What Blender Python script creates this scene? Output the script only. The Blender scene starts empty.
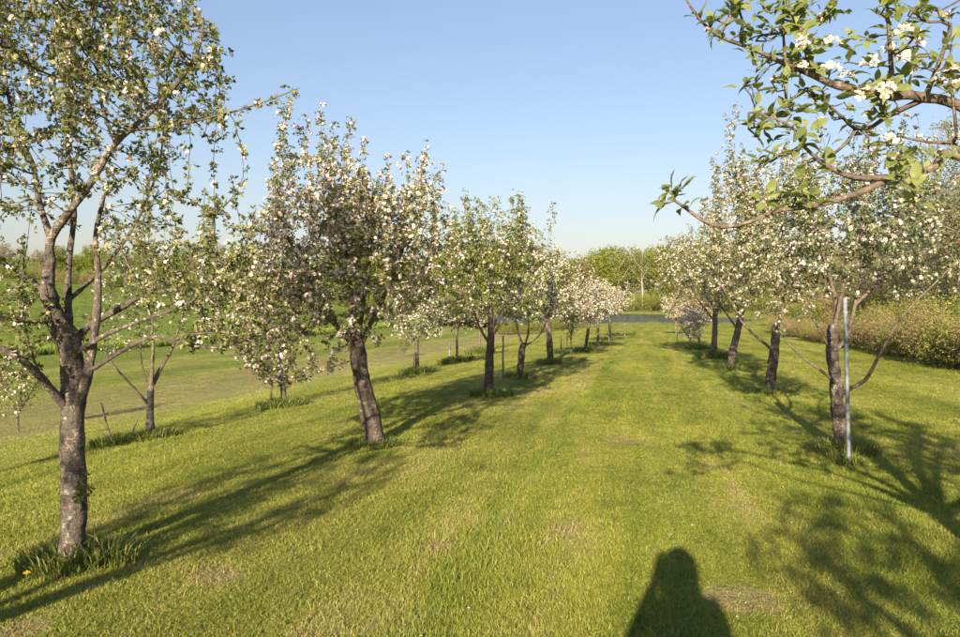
import bpy, math, random
import numpy as np
from mathutils import Vector, Matrix

scene = bpy.context.scene
COL = scene.collection
R = math.radians

# ------------------------------------------------------------------ camera
FPX = 732.0            # focal length in photo pixels (960 wide)
EYE = 1.62
PITCH = math.atan(18.5 / FPX)
cd = bpy.data.cameras.new('camera')
cd.sensor_width = 23.6
cd.lens = 23.6 * FPX / 960.0
cd.clip_start = 0.05
cd.clip_end = 6000
cam = bpy.data.objects.new('camera', cd)
cam.location = (0, 0, EYE)
cam.rotation_euler = (math.pi / 2 - PITCH, 0, 0)
COL.objects.link(cam)
scene.camera = cam

# ------------------------------------------------------------------ sky, sun, exposure
SUN_EL = 19.0
SUN_AZ = 14.6          # the light travels towards this bearing (right of +Y)
w = bpy.data.worlds.new('World')
scene.world = w
w.use_nodes = True
wn = w.node_tree
bg = wn.nodes['Background']
sky = wn.nodes.new('ShaderNodeTexSky')
sky.sky_type = 'NISHITA'
sky.sun_disc = False
sky.sun_elevation = R(SUN_EL)
sky.sun_rotation = R(180 + SUN_AZ)
sky.altitude = 200
sky.air_density = 1.5
sky.dust_density = 1.5
sky.ozone_density = 3.6
# the whole sky evenly toned like the camera's highlight curve
gam = wn.nodes.new('ShaderNodeGamma')
gam.inputs[1].default_value = 0.78
tin = wn.nodes.new('ShaderNodeMix')
tin.data_type = 'RGBA'; tin.blend_type = 'MULTIPLY'
tin.inputs[0].default_value = 1.0
tin.inputs[7].default_value = (0.935, 0.885, 1.0, 1)
wn.links.new(sky.outputs[0], gam.inputs[0])
wn.links.new(gam.outputs[0], tin.inputs[6])
wn.links.new(tin.outputs[2], bg.inputs[0])
bg.inputs[1].default_value = 0.090

sd = bpy.data.lights.new('sun', 'SUN')
sd.energy = 4.6
sd.angle = R(0.55)
sd.color = (1.0, 0.86, 0.64)
sun = bpy.data.objects.new('sun', sd)
COL.objects.link(sun)
ldir = Vector((math.sin(R(SUN_AZ)) * math.cos(R(SUN_EL)), math.cos(R(SUN_AZ)) * math.cos(R(SUN_EL)), -math.sin(R(SUN_EL))))
sun.rotation_euler = ldir.to_track_quat('-Z', 'Y').to_euler()
sun.location = (-10, -40, 30)

scene.render.engine = 'CYCLES'
vs = scene.view_settings
vs.view_transform = 'Standard'
vs.look = 'None'
vs.gamma = 1.0
vs.use_curve_mapping = False
vs.exposure = 1.5
cy = scene.cycles
cy.max_bounces = 6
cy.diffuse_bounces = 3
cy.glossy_bounces = 2
cy.transmission_bounces = 3
cy.transparent_max_bounces = 4

# ------------------------------------------------------------------ terrain
TH = math.atan(170.0 / FPX)
CT, ST = math.cos(TH), math.sin(TH)
POND_Z = -1.5
PC = (19.0, 132.0)


def sm(u):
    u = np.clip(u, 0, 1)
    return u * u * (3 - 2 * u)


def T(x, y):
    x = np.asarray(x, float)
    y = np.asarray(y, float)
    s = CT * x - ST * y
    t = ST * x + CT * y
    tt = np.clip(t, -60, 75)
    z = -0.015 * tt
    z = z - 1.3 * sm((-3.0 - s) / 13.0)
    rise = np.clip(-39 - s, 0, 190)
    z = z + 0.083 * rise * sm(rise / 40.0)
    z = z + 7.5 * sm((np.hypot(x, y) - 205) / 240.0)
    # gentle unevenness of the sward
    b = (0.018 * np.sin(1.3 * s + 0.4 * t + 0.5) + 0.015 * np.sin(0.9 * t - 0.7 * s + 2)
         + 0.008 * np.sin(3.1 * s + 1.7) * np.sin(2.3 * t + .6) + 0.006 * np.sin(5.3 * s - 2.1 * t))
    z = z + b * np.clip(1 - np.hypot(x, y) / 90.0, 0, 1)
    # pond basin
    ang = np.arctan2((y - PC[1]) / 41.0, (x - PC[0]) / 24.0)
    rr = np.hypot((x - PC[0]) / 24.0, (y - PC[1]) / 41.0) + 0.05 * np.sin(3 * ang + 1) + 0.03 * np.sin(7 * ang)
    k = sm((1.10 - rr) / 0.16)
    z = z * (1 - k) + (POND_Z - 0.9) * k
    return z


CP, SP = math.cos(PITCH), math.sin(PITCH)


def raydir(px, py):
    a, c = (px - 480.0) / FPX, (318.5 - py) / FPX
    return Vector((a, CP + c * SP, c * CP - SP))


def at(px, py, d):
    v = raydir(px, py)
    return Vector((0, 0, EYE)) + v * (d / v.y)


def ground(px, py):
    v = raydir(px, py)
    v = v / v.y
    d = 1.5
    while d < 400:
        if EYE + v.z * d < float(T(v.x * d, d)):
            break
        d += 0.03 + 0.002 * d
    return Vector((v.x * d, d, float(T(v.x * d, d))))


# ------------------------------------------------------------------ helpers
def tag(o, label=None, cat=None, group=None, kind=None):
    if label: o['label'] = label
    if cat: o['category'] = cat
    if group: o['group'] = group
    if kind: o['kind'] = kind
    return o


def link(name, me, parent=None, mat=None):
    o = bpy.data.objects.new(name, me)
    COL.objects.link(o)
    if parent: o.parent = parent
    if mat is not None and me is not None and not me.materials:
        me.materials.append(mat)
    return o


def empty(name, loc=(0, 0, 0), rz=0.0):
    o = bpy.data.objects.new(name, None)
    o.empty_display_size = 0.2
    COL.objects.link(o)
    o.location = loc
    o.rotation_euler = (0, 0, rz)
    return o


def mesh_np(name, V, F, smooth=False, rnd=None, mi=None):
    """V (n,3); F either an (m,k) int array or a list of such arrays"""
    if not isinstance(F, list): F = [F]
    F = [f for f in F if len(f)]
    V = np.ascontiguousarray(V, dtype=np.float32)
    loops = np.concatenate([f.ravel() for f in F]).astype(np.int32)
    tot = np.concatenate([np.full(len(f), f.shape[1], dtype=np.int32) for f in F])
    start = np.concatenate([[0], np.cumsum(tot)[:-1]]).astype(np.int32)
    me = bpy.data.meshes.new(name)
    me.vertices.add(len(V))
    me.vertices.foreach_set('co', V.ravel())
    me.loops.add(len(loops))
    me.loops.foreach_set('vertex_index', loops)
    me.polygons.add(len(tot))
    me.polygons.foreach_set('loop_start', start)
    me.polygons.foreach_set('loop_total', tot)
    if smooth:
        me.polygons.foreach_set('use_smooth', np.ones(len(tot), dtype=bool))
    if mi is not None:
        me.polygons.foreach_set('material_index', np.asarray(mi, dtype=np.int32))
    me.update(calc_edges=True)
    if rnd is not None:
        a = me.attributes.new('rnd', 'FLOAT', 'POINT')
        a.data.foreach_set('value', np.ascontiguousarray(rnd, dtype=np.float32))
    return me


def norm(a):
    return a / np.maximum(np.linalg.norm(a, axis=-1, keepdims=True), 1e-9)


ORD = ['first', 'second', 'third', 'fourth', 'fifth', 'sixth', 'seventh', 'eighth', 'ninth', 'tenth', 'eleventh', 'twelfth',
       'thirteenth', 'fourteenth', 'fifteenth', 'sixteenth', 'seventeenth', 'eighteenth', 'nineteenth', 'twentieth']
ORD += ['twenty-' + o for o in ORD[:9]] + ['thirtieth'] + ['thirty-' + o for o in ORD[:9]] + ['fortieth'] + ['forty-' + o for o in ORD[:9]]

# ------------------------------------------------------------------ materials
def newmat(name):
    m = bpy.data.materials.new(name)
    m.use_nodes = True
    nt = m.node_tree
    return m, nt, nt.nodes['Principled BSDF'], nt.nodes['Material Output']


def N(nt, t, **kw):
    n = nt.nodes.new(t)
    for k, v in kw.items(): setattr(n, k, v)
    return n


def ramp(nt, fac, stops, interp='LINEAR'):
    n = N(nt, 'ShaderNodeValToRGB')
    cr = n.color_ramp
    cr.interpolation = interp
    while len(cr.elements) < len(stops): cr.elements.new(0.5)
    for e, (p, c) in zip(cr.elements, stops):
        e.position = p
        e.color = (c[0], c[1], c[2], 1) if not isinstance(c, (int, float)) else (c, c, c, 1)
    nt.links.new(fac, n.inputs[0])
    return n.outputs[0]


def noise(nt, vec, scale, detail=3, rough=0.55, dist=0.0):
    n = N(nt, 'ShaderNodeTexNoise')
    n.inputs['Scale'].default_value = scale
    n.inputs['Detail'].default_value = detail
    n.inputs['Roughness'].default_value = rough
    n.inputs['Distortion'].default_value = dist
    nt.links.new(vec, n.inputs['Vector'])
    return n.outputs['Fac']


def mapping(nt, vec, rz=0.0, scale=(1, 1, 1), loc=(0, 0, 0)):
    n = N(nt, 'ShaderNodeMapping')
    n.inputs['Rotation'].default_value = (0, 0, rz)
    n.inputs['Scale'].default_value = scale
    n.inputs['Location'].default_value = loc
    nt.links.new(vec, n.inputs['Vector'])
    return n.outputs[0]


def mixc(nt, fac, a, b, blend='MIX'):
    n = N(nt, 'ShaderNodeMix', data_type='RGBA', blend_type=blend)
    for sock, v in ((n.inputs[0], fac), (n.inputs[6], a), (n.inputs[7], b)):
        if hasattr(v, 'is_output') or isinstance(v, bpy.types.NodeSocket): nt.links.new(v, sock)
        elif isinstance(v, (int, float)): sock.default_value = v
        else: sock.default_value = (v[0], v[1], v[2], 1)
    return n.outputs[2]


def mth(nt, op, a, b=None, c=None):
    n = N(nt, 'ShaderNodeMath', operation=op)
    for i, v in enumerate((a, b, c)):
        if v is None: continue
        if isinstance(v, bpy.types.NodeSocket): nt.links.new(v, n.inputs[i])
        else: n.inputs[i].default_value = v
    return n.outputs[0]


def bump(nt, bsdf, h, strength, dist):
    b = N(nt, 'ShaderNodeBump')
    b.inputs['Strength'].default_value = strength
    b.inputs['Distance'].default_value = dist
    nt.links.new(h, b.inputs['Height'])
    nt.links.new(b.outputs[0], bsdf.inputs['Normal'])


def attr(nt, name):
    n = N(nt, 'ShaderNodeAttribute', attribute_name=name)
    return n.outputs['Fac']


PATCH = [(215, 576, .26), (622, 441, .4), (568, 530, .22), (742, 602, .36), (440, 547, .18), (20, 630, .22)]
PATCHW = []
for (px, py, r_) in PATCH:
    p = ground(px, py)
    PATCHW.append((p.x, p.y, r_))


def lawn_color(nt):
    """colour of the sward as a function of the place on the ground"""
    g = N(nt, 'ShaderNodeNewGeometry')
    P = g.outputs['Position']
    row = mapping(nt, P, rz=TH)
    sep = N(nt, 'ShaderNodeSeparateXYZ')
    nt.links.new(row, sep.inputs[0])
    s = sep.outputs[0]
    streak = noise(nt, mapping(nt, row, scale=(1.5, 0.10, 0.2)), 1.0, 4, 0.6)
    streak2 = noise(nt, mapping(nt, row, scale=(6.0, 0.5, 0.2), loc=(7, 3, 0)), 1.0, 3, 0.6)
    patch = noise(nt, P, 0.55, 4, 0.6, 0.4)
    fine = noise(nt, P, 7.0, 4, 0.65)
    f = mth(nt, 'ADD', mth(nt, 'MULTIPLY', streak, 0.42), mth(nt, 'MULTIPLY', patch, 0.34))
    f = mth(nt, 'ADD', f, mth(nt, 'MULTIPLY', fine, 0.14))
    f = mth(nt, 'ADD', f, mth(nt, 'MULTIPLY', streak2, 0.10))
    lawn = ramp(nt, f, [(0.37, (0.124, 0.164, 0.021)), (0.455, (0.208, 0.235, 0.034)), (0.53, (0.288, 0.290, 0.054)), (0.62, (0.355, 0.318, 0.110))])
    # mower passes: a lighter cut swath and the green line of clippings beside it
    ws = mth(nt, 'ADD', s, mth(nt, 'MULTIPLY', noise(nt, mapping(nt, row, scale=(0.3, 0.6, 0.1)), 1.0, 3, 0.6), 0.5))
    swf = N(nt, 'ShaderNodeMapRange')
    nt.links.new(ws, swf.inputs[0])
    swf.inputs[1].default_value = -3.5; swf.inputs[2].default_value = 3.5
    tone = ramp(nt, swf.outputs[0], [(0.0, (1, 1, 1)), (0.10, (0.95, 0.98, 1.0)), (0.14, (1.08, 1.02, 1.25)), (0.345, (1.06, 1.02, 1.2)), (0.362, (0.78, 0.87, 0.75)), (0.378, (0.80, 0.89, 0.78)), (0.40, (1.0, 1.0, 1.0)),
                                     (0.50, (1.12, 1.07, 1.1)), (0.56, (0.93, 0.97, 0.95)), (0.66, (1.10, 1.04, 1.15)), (0.74, (0.92, 0.98, 0.9)), (1.0, (1, 1, 1))])
    lawn = mixc(nt, 1.0, lawn, tone, 'MULTIPLY')
    # the mown strips left of the young trees: dry swaths and green lanes side by side
    wob = mth(nt, 'ADD', s, mth(nt, 'MULTIPLY', noise(nt, mapping(nt, row, scale=(0.5, 0.05, 0.1), loc=(2.3, 0, 0)), 1.0, 4, 0.6), 2.4))
    sw = N(nt, 'ShaderNodeMapRange')
    nt.links.new(wob, sw.inputs[0])
    sw.inputs[1].default_value = -6.8; sw.inputs[2].default_value = -36.8
    li, ta, gr = (0.285, 0.290, 0.068), (0.305, 0.275, 0.105), (0.175, 0.215, 0.038)
    hay = ramp(nt, sw.outputs[0], [(0.0, (0.20, 0.225, 0.04)), (0.07, li), (0.13, li), (0.18, ta), (0.36, (0.27, 0.250, 0.085)), (0.40, li), (0.44, gr), (0.50, (0.20, 0.225, 0.045)), (0.55, li),
                                   (0.60, (0.21, 0.235, 0.05)), (0.66, (0.30, 0.295, 0.085)), (0.71, gr), (0.94, (0.18, 0.222, 0.038))])
    hay = mixc(nt, 1.0, hay, ramp(nt, mth(nt, 'ADD', mth(nt, 'MULTIPLY', streak2, 0.5), mth(nt, 'MULTIPLY', patch, 0.5)), [(0.35, 0.85), (0.62, 1.22)]), 'MULTIPLY')
    k1 = N(nt, 'ShaderNodeMapRange', interpolation_type='SMOOTHSTEP')
    nt.links.new(mth(nt, 'ADD', s, mth(nt, 'MULTIPLY', patch, 3.0)), k1.inputs[0])
    k1.inputs[1].default_value = -6.0; k1.inputs[2].default_value = -12.0
    c = mixc(nt, k1.outputs[0], lawn, hay)
    # the sown field
    fld = ramp(nt, noise(nt, mapping(nt, row, scale=(0.5, 0.04, 0.1)), 1.0, 4), [(0.35, (0.160, 0.220, 0.036)), (0.65, (0.240, 0.290, 0.060))])
    k2 = N(nt, 'ShaderNodeMapRange')
    nt.links.new(mth(nt, 'ADD', s, mth(nt, 'MULTIPLY', patch, 1.2)), k2.inputs[0])
    k2.inputs[1].default_value = -36.9; k2.inputs[2].default_value = -37.9
    c = mixc(nt, k2.outputs[0], c, fld)
    # worn, bare spots
    tot = None
    for (x, y, r_) in PATCHW:
        vd = N(nt, 'ShaderNodeVectorMath', operation='DISTANCE')
        pm = N(nt, 'ShaderNodeVectorMath', operation='MULTIPLY')
        nt.links.new(P, pm.inputs[0]); pm.inputs[1].default_value = (1, 1, 0)
        nt.links.new(pm.outputs[0], vd.inputs[0]); vd.inputs[1].default_value = (x, y, 0)
        mr = N(nt, 'ShaderNodeMapRange', interpolation_type='SMOOTHSTEP')
        nt.links.new(vd.outputs['Value'], mr.inputs[0])
        mr.inputs[1].default_value = r_ * 1.25; mr.inputs[2].default_value = 0.0
        tot = mr.outputs[0] if tot is None else mth(nt, 'MAXIMUM', tot, mr.outputs[0])
    ed = mth(nt, 'MULTIPLY', tot, mth(nt, 'MULTIPLY', noise(nt, P, 6.0, 5, 0.75, 0.8), 2.2))
    ed = N_clamp(nt, ed, 0.45, 0.75)
    c = mixc(nt, mth(nt, 'MULTIPLY', ed, 0.55), c, (0.36, 0.265, 0.145))
    return c, P, fine


def N_clamp(nt, v, a, b):
    mr = N(nt, 'ShaderNodeMapRange', interpolation_type='SMOOTHSTEP')
    nt.links.new(v, mr.inputs[0])
    mr.inputs[1].default_value = a; mr.inputs[2].default_value = b
    return mr.outputs[0]


def mat_ground():
    m, nt, b, out = newmat('lawn_ground')
    c, P, fine = lawn_color(nt)
    f2 = noise(nt, P, 45.0, 3, 0.7)
    c = mixc(nt, 1.0, c, ramp(nt, f2, [(0.3, 0.62), (0.7, 1.0)]), 'MULTIPLY')
    nt.links.new(c, b.inputs['Base Color'])
    b.inputs['Roughness'].default_value = 0.9
    b.inputs['Specular IOR Level'].default_value = 0.1
    h = mth(nt, 'ADD', noise(nt, P, 30.0, 4, 0.7), mth(nt, 'MULTIPLY', noise(nt, P, 5.0, 3), 1.5))
    bump(nt, b, h, 0.9, 0.05)
    return m


def mat_grass(name, tint=None):
    m, nt, b, out = newmat(name)
    c, P, fine = lawn_color(nt)
    r_ = attr(nt, 'rnd')
    c = mixc(nt, 1.0, c, ramp(nt, r_, [(0.0, (0.75, 0.85, 0.7)), (0.5, (1.0, 1.0, 1.0)), (0.85, (1.08, 1.06, 1.0)), (1.0, (1.35, 1.2, 1.3))]), 'MULTIPLY')
    if tint: c = mixc(nt, 1.0, c, tint, 'MULTIPLY')
    leafshade(nt, b, out, c, 0.3, 0.45)
    return m


def leafshade(nt, b, out, c, trans, rough, tcol=(1.0, 1.05, 0.55)):
    nt.links.new(c, b.inputs['Base Color'])
    b.inputs['Roughness'].default_value = rough
    b.inputs['Specular IOR Level'].default_value = 0.3
    tr = N(nt, 'ShaderNodeBsdfTranslucent')
    nt.links.new(mixc(nt, 1.0, c, tcol, 'MULTIPLY'), tr.inputs[0])
    mx = N(nt, 'ShaderNodeMixShader')
    mx.inputs[0].default_value = trans
    nt.links.new(b.outputs[0], mx.inputs[1]); nt.links.new(tr.outputs[0], mx.inputs[2])
    nt.links.new(mx.outputs[0], out.inputs[0])


def mat_leaf(name, stops, trans=0.3, rough=0.45, tcol=(1.0, 1.05, 0.55)):
    m, nt, b, out = newmat(name)
    c = ramp(nt, attr(nt, 'rnd'), stops)
    leafshade(nt, b, out, c, trans, rough, tcol)
    return m


def mat_bark(name, dark, mid, light, scale=1.0, strength=0.8):
    m, nt, b, out = newmat(name)
    tc = N(nt, 'ShaderNodeTexCoord')
    P = tc.outputs['Object']
    st = mapping(nt, P, scale=(1, 1, 0.45))
    n1 = noise(nt, st, 9.0 * scale, 5, 0.65, 0.6)
    n2 = noise(nt, mapping(nt, P, loc=(4, 1, 2)), 22.0 * scale, 5, 0.7)
    ring = noise(nt, mapping(nt, P, scale=(0.5, 0.5, 3.5)), 14.0 * scale, 3, 0.6)
    blot = noise(nt, mapping(nt, P, scale=(1, 1, 0.7), loc=(1, 5, 3)), 13.0 * scale, 2, 0.5, 1.2)
    f = mth(nt, 'ADD', mth(nt, 'MULTIPLY', n1, 0.3), mth(nt, 'ADD', mth(nt, 'MULTIPLY', n2, 0.25), mth(nt, 'ADD', mth(nt, 'MULTIPLY', ring, 0.15), mth(nt, 'MULTIPLY', blot, 0.3))))
    c = ramp(nt, f, [(0.40, dark), (0.475, mid), (0.525, mid), (0.585, light)])
    nt.links.new(c, b.inputs['Base Color'])
    b.inputs['Roughness'].default_value = 0.9
    b.inputs['Specular IOR Level'].default_value = 0.15
    h = mth(nt, 'ADD', n1, mth(nt, 'ADD', mth(nt, 'MULTIPLY', n2, 0.6), mth(nt, 'MULTIPLY', ring, 0.5)))
    bump(nt, b, h, strength, 0.05)
    return m


def mat_simple(name, col, rough=0.6, metal=0.0, nscale=30.0, var=0.25, bmp=0.2):
    m, nt, b, out = newmat(name)
    tc = N(nt, 'ShaderNodeTexCoord')
    n1 = noise(nt, tc.outputs['Object'], nscale, 4, 0.65)
    c = mixc(nt, 1.0, col, ramp(nt, n1, [(0.25, 1 - var), (0.75, 1 + var)]), 'MULTIPLY')
    nt.links.new(c, b.inputs['Base Color'])
    b.inputs['Roughness'].default_value = rough
    b.inputs['Metallic'].default_value = metal
    if bmp: bump(nt, b, n1, bmp, 0.01)
    return m


def mat_water():
    m, nt, b, out = newmat('pond_water')
    b.inputs['Base Color'].default_value = (0.02, 0.03, 0.03, 1)
    b.inputs['Roughness'].default_value = 0.12
    b.inputs['IOR'].default_value = 1.33
    g = N(nt, 'ShaderNodeNewGeometry')
    h = noise(nt, mapping(nt, g.outputs['Position'], scale=(0.6, 1.8, 1)), 2.2, 3, 0.65)
    bump(nt, b, h, 0.8, 0.25)
    return m


M = {}
M['ground'] = mat_ground()
M['grass'] = mat_grass('grass_blades')
M['rank'] = mat_leaf('rank_grass', [(0.0, (0.060, 0.085, 0.018)), (0.5, (0.115, 0.150, 0.028)), (0.85, (0.180, 0.205, 0.045)), (1.0, (0.33, 0.29, 0.12))], 0.3, 0.45)
M['leaf'] = mat_leaf('apple_leaves', [(0.0, (0.080, 0.100, 0.030)), (0.4, (0.155, 0.178, 0.048)), (0.75, (0.285, 0.285, 0.098)), (1.0, (0.40, 0.38, 0.18))], 0.48)
M['leaf_green'] = mat_leaf('apple_leaves_green', [(0.0, (0.080, 0.108, 0.026)), (0.4, (0.150, 0.185, 0.040)), (0.75, (0.235, 0.262, 0.070)), (1.0, (0.35, 0.35, 0.14))], 0.4)
M['leaf_grey'] = mat_leaf('apple_leaves_grey', [(0.0, (0.070, 0.095, 0.045)), (0.4, (0.125, 0.155, 0.065)), (0.75, (0.185, 0.215, 0.085)), (1.0, (0.29, 0.31, 0.15))], 0.30)
def mat_near_leaf(name, stops, trans):
    m, nt, b, out = newmat(name)
    oi = N(nt, 'ShaderNodeObjectInfo')
    tc = N(nt, 'ShaderNodeTexCoord')
    n1 = noise(nt, tc.outputs['Object'], 5.0, 4, 0.6)
    f = mth(nt, 'FRACT', mth(nt, 'ADD', attr(nt, 'rnd'), oi.outputs['Random']))
    f = mth(nt, 'ADD', mth(nt, 'MULTIPLY', f, 0.75), mth(nt, 'MULTIPLY', n1, 0.25))
    c = ramp(nt, f, stops)
    leafshade(nt, b, out, c, trans, 0.5)
    bump(nt, b, n1, 0.4, 0.05)
    return m


M['leaf_near'] = mat_near_leaf('apple_leaves_near', [(0.0, (0.120, 0.155, 0.042)), (0.5, (0.225, 0.265, 0.075)), (1.0, (0.37, 0.39, 0.16))], 0.48)
M['petal'] = mat_leaf('apple_petals', [(0.0, (0.76, 0.55, 0.51)), (0.4, (0.81, 0.71, 0.64)), (1.0, (0.85, 0.79, 0.72))], 0.42, 0.5, (1, 0.95, 0.9))
M['petal_pink'] = mat_leaf('apple_petals_pink', [(0.0, (0.70, 0.51, 0.47)), (0.5, (0.76, 0.66, 0.59)), (1.0, (0.80, 0.74, 0.67))], 0.35, 0.5, (1, 0.93, 0.9))
M['bud'] = mat_leaf('apple_buds', [(0.0, (0.62, 0.22, 0.22)), (1.0, (0.85, 0.60, 0.58))], 0.2, 0.5, (1, 0.8, 0.8))
M['stamen'] = mat_leaf('stamens', [(0.0, (0.72, 0.60, 0.16)), (1.0, (0.80, 0.70, 0.30))], 0.1, 0.6)
M['bark'] = mat_bark('apple_bark', (0.040, 0.033, 0.029), (0.125, 0.103, 0.085), (0.36, 0.30, 0.24), 1.8)
M['bark_brown'] = mat_bark('apple_bark_brown', (0.035, 0.028, 0.024), (0.085, 0.068, 0.055), (0.22, 0.18, 0.145), 1.2)
M['twig'] = mat_bark('apple_twigs', (0.060, 0.046, 0.036), (0.145, 0.112, 0.086), (0.27, 0.215, 0.165), 2.5, 0.5)
M['bark_far'] = mat_bark('wood_bark', (0.10, 0.085, 0.07), (0.20, 0.175, 0.145), (0.36, 0.33, 0.28), 0.15, 0.5)
M['bark_pale'] = mat_bark('pale_bark', (0.25, 0.22, 0.17), (0.40, 0.37, 0.31), (0.52, 0.49, 0.43), 0.15, 0.4)
M['far_bright'] = mat_leaf('bright_spring_leaves', [(0.0, (0.120, 0.155, 0.018)), (0.6, (0.205, 0.238, 0.030)), (1.0, (0.29, 0.31, 0.055))], 0.35)
M['far_olive'] = mat_leaf('olive_spring_leaves', [(0.0, (0.100, 0.120, 0.025)), (0.6, (0.185, 0.205, 0.045)), (1.0, (0.28, 0.28, 0.075))], 0.35)
M['far_brown'] = mat_leaf('brown_spring_buds', [(0.0, (0.130, 0.100, 0.045)), (0.6, (0.230, 0.185, 0.080)), (1.0, (0.32, 0.26, 0.10))], 0.3)
M['far_grey'] = mat_leaf('grey_spring_leaves', [(0.0, (0.120, 0.130, 0.065)), (0.6, (0.215, 0.220, 0.110)), (1.0, (0.33, 0.32, 0.17))], 0.3)
M['hedge_tan'] = mat_leaf('hedge_tan_leaves', [(0.0, (0.175, 0.130, 0.055)), (0.5, (0.310, 0.235, 0.095)), (1.0, (0.41, 0.33, 0.145))], 0.3)
M['hedge_green'] = mat_leaf('hedge_green_leaves', [(0.0, (0.085, 0.110, 0.018)), (0.5, (0.185, 0.205, 0.035)), (1.0, (0.30, 0.30, 0.07))], 0.3)
M['steel'] = mat_simple('galvanised_steel', (0.17, 0.185, 0.21), 0.6, 0.15, 40, 0.2, 0.1)
M['stake'] = mat_simple('weathered_wood', (0.13, 0.11, 0.09), 0.9, 0, 25, 0.4, 0.6)
M['post_green'] = mat_simple('green_post_paint', (0.085, 0.11, 0.085), 0.6, 0.2, 30, 0.3, 0.2)
M['post_red'] = mat_simple('rusty_post', (0.19, 0.10, 0.065), 0.75, 0.2, 40, 0.35, 0.3)
M['guard'] = mat_simple('pale_trunk_guard', (0.30, 0.30, 0.28), 0.6, 0, 20, 0.12, 0.1)
M['rock'] = mat_simple('grey_stone', (0.36, 0.34, 0.32), 0.9, 0, 12, 0.3, 0.5)
M['dandelion'] = mat_simple('dandelion_yellow', (0.80, 0.52, 0.02), 0.7, 0, 90, 0.15, 0.3)
M['stem'] = mat_simple('green_stem', (0.12, 0.17, 0.04), 0.6, 0, 30, 0.15, 0.1)
M['water'] = mat_water()

# ------------------------------------------------------------------ ground
def axis_lines(parts):
    out = []
    for a, b, st in parts: out.append(np.arange(a, b, st))
    return np.concatenate(out)


def geo(a, b, n): return np.geomspace(a, b, n)


gx = np.concatenate([-geo(180, 2600, 18)[::-1], np.arange(-176, -40, 3.0), np.arange(-40, 40, 0.45), np.arange(40, 176, 3.0), geo(180, 2600, 18)])
gy = np.concatenate([-geo(40, 1500, 14)[::-1], np.arange(-38, -4, 1.5), np.arange(-4, 36, 0.35), np.arange(36, 235, 1.6), geo(238, 3500, 24)])
GX, GY = np.meshgrid(gx, gy)
GZ = T(GX, GY)
nx, ny = len(gx), len(gy)
ii = np.arange(nx * ny).reshape(ny, nx)
F = np.stack([ii[:-1, :-1], ii[:-1, 1:], ii[1:, 1:], ii[1:, :-1]], -1).reshape(-1, 4)
gm = mesh_np('ground', np.stack([GX, GY, GZ], -1).reshape(-1, 3), F, smooth=True)
tag(link('ground', gm, mat=M['ground']), kind='structure')

# pond surface
a = np.linspace(0, 2 * math.pi, 72, endpoint=False)
rad = 1.10 - 0.05 * np.sin(3 * a + 1) - 0.03 * np.sin(7 * a)
pv = np.stack([PC[0] + 24 * rad * np.cos(a), PC[1] + 41 * rad * np.sin(a), np.full(72, POND_Z)], -1)
pv = np.vstack([pv, [[PC[0], PC[1], POND_Z]]])
pf = np.array([[i, (i + 1) % 72, 72] for i in range(72)])
tag(link('pond', mesh_np('pond', pv, pf), mat=M['water']), kind='structure')

# ------------------------------------------------------------------ tree growing
def colonize(rng, pos, par, att, step, infl, kill, maxit=140, trop=(0, 0, 0.12), jit=0.12):
    pos = [np.asarray(p, float) for p in pos]
    par = list(par)
    att = np.asarray(att, float)
    P = np.array(pos)
    d2 = ((att[:, None, :] - P[None]) ** 2).sum(-1)
    near = d2.argmin(1)
    nd = np.sqrt(d2[np.arange(len(att)), near])
    alive = np.ones(len(att), bool)
    trop = np.asarray(trop)
    cnt = {}
    for it in range(maxit):
        act = alive & (nd < infl)
        if not act.any(): break
        idx = near[act]
        dv = norm(att[act] - P[idx])
        acc = np.zeros((len(P), 3))
        np.add.at(acc, idx, dv)
        src = np.unique(idx)
        new = []
        for i in src:
            if cnt.get(i, 0) > 4: continue
            cnt[i] = cnt.get(i, 0) + 1
            d = acc[i] / max(np.linalg.norm(acc[i]), 1e-6) + trop + rng.normal(0, jit, 3)
            d = d / np.linalg.norm(d)
            new.append(P[i] + d * step)
            par.append(int(i))
        if not new: break
        new = np.array(new)
        base = len(P)
        P = np.vstack([P, new])
        dd = np.sqrt(((att[:, None, :] - new[None]) ** 2).sum(-1))
        j = dd.argmin(1)
        dm = dd[np.arange(len(att)), j]
        better = dm < nd
        nd = np.where(better, dm, nd)
        near = np.where(better, base + j, near)
        alive &= nd > kill
        if len(P) > 9000: break
    return P, par


def radii(par, n, tip, ex, rmin):
    r = np.zeros(n)
    acc = np.zeros(n)
    for i in range(n - 1, -1, -1):
        r[i] = max(tip, acc[i] ** (1 / ex)) if acc[i] > 0 else tip
        if rmin[i] > 0: r[i] = rmin[i]
        if par[i] >= 0: acc[par[i]] += r[i] ** ex
    return r


def chains(par, r, n):
    kids = [[] for _ in range(n)]
    for i in range(n):
        if par[i] >= 0: kids[par[i]].append(i)
    out = []
    stack = [(i, None) for i in range(n) if par[i] < 0]
    while stack:
        i, p = stack.pop()
        ch = [] if p is None else [p]
        while True:
            ch.append(i)
            k = kids[i]
            if not k: break
            k = sorted(k, key=lambda q: -r[q])
            for q in k[1:]: stack.append((q, i))
            i = k[0]
        out.append(ch)
    return out


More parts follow.
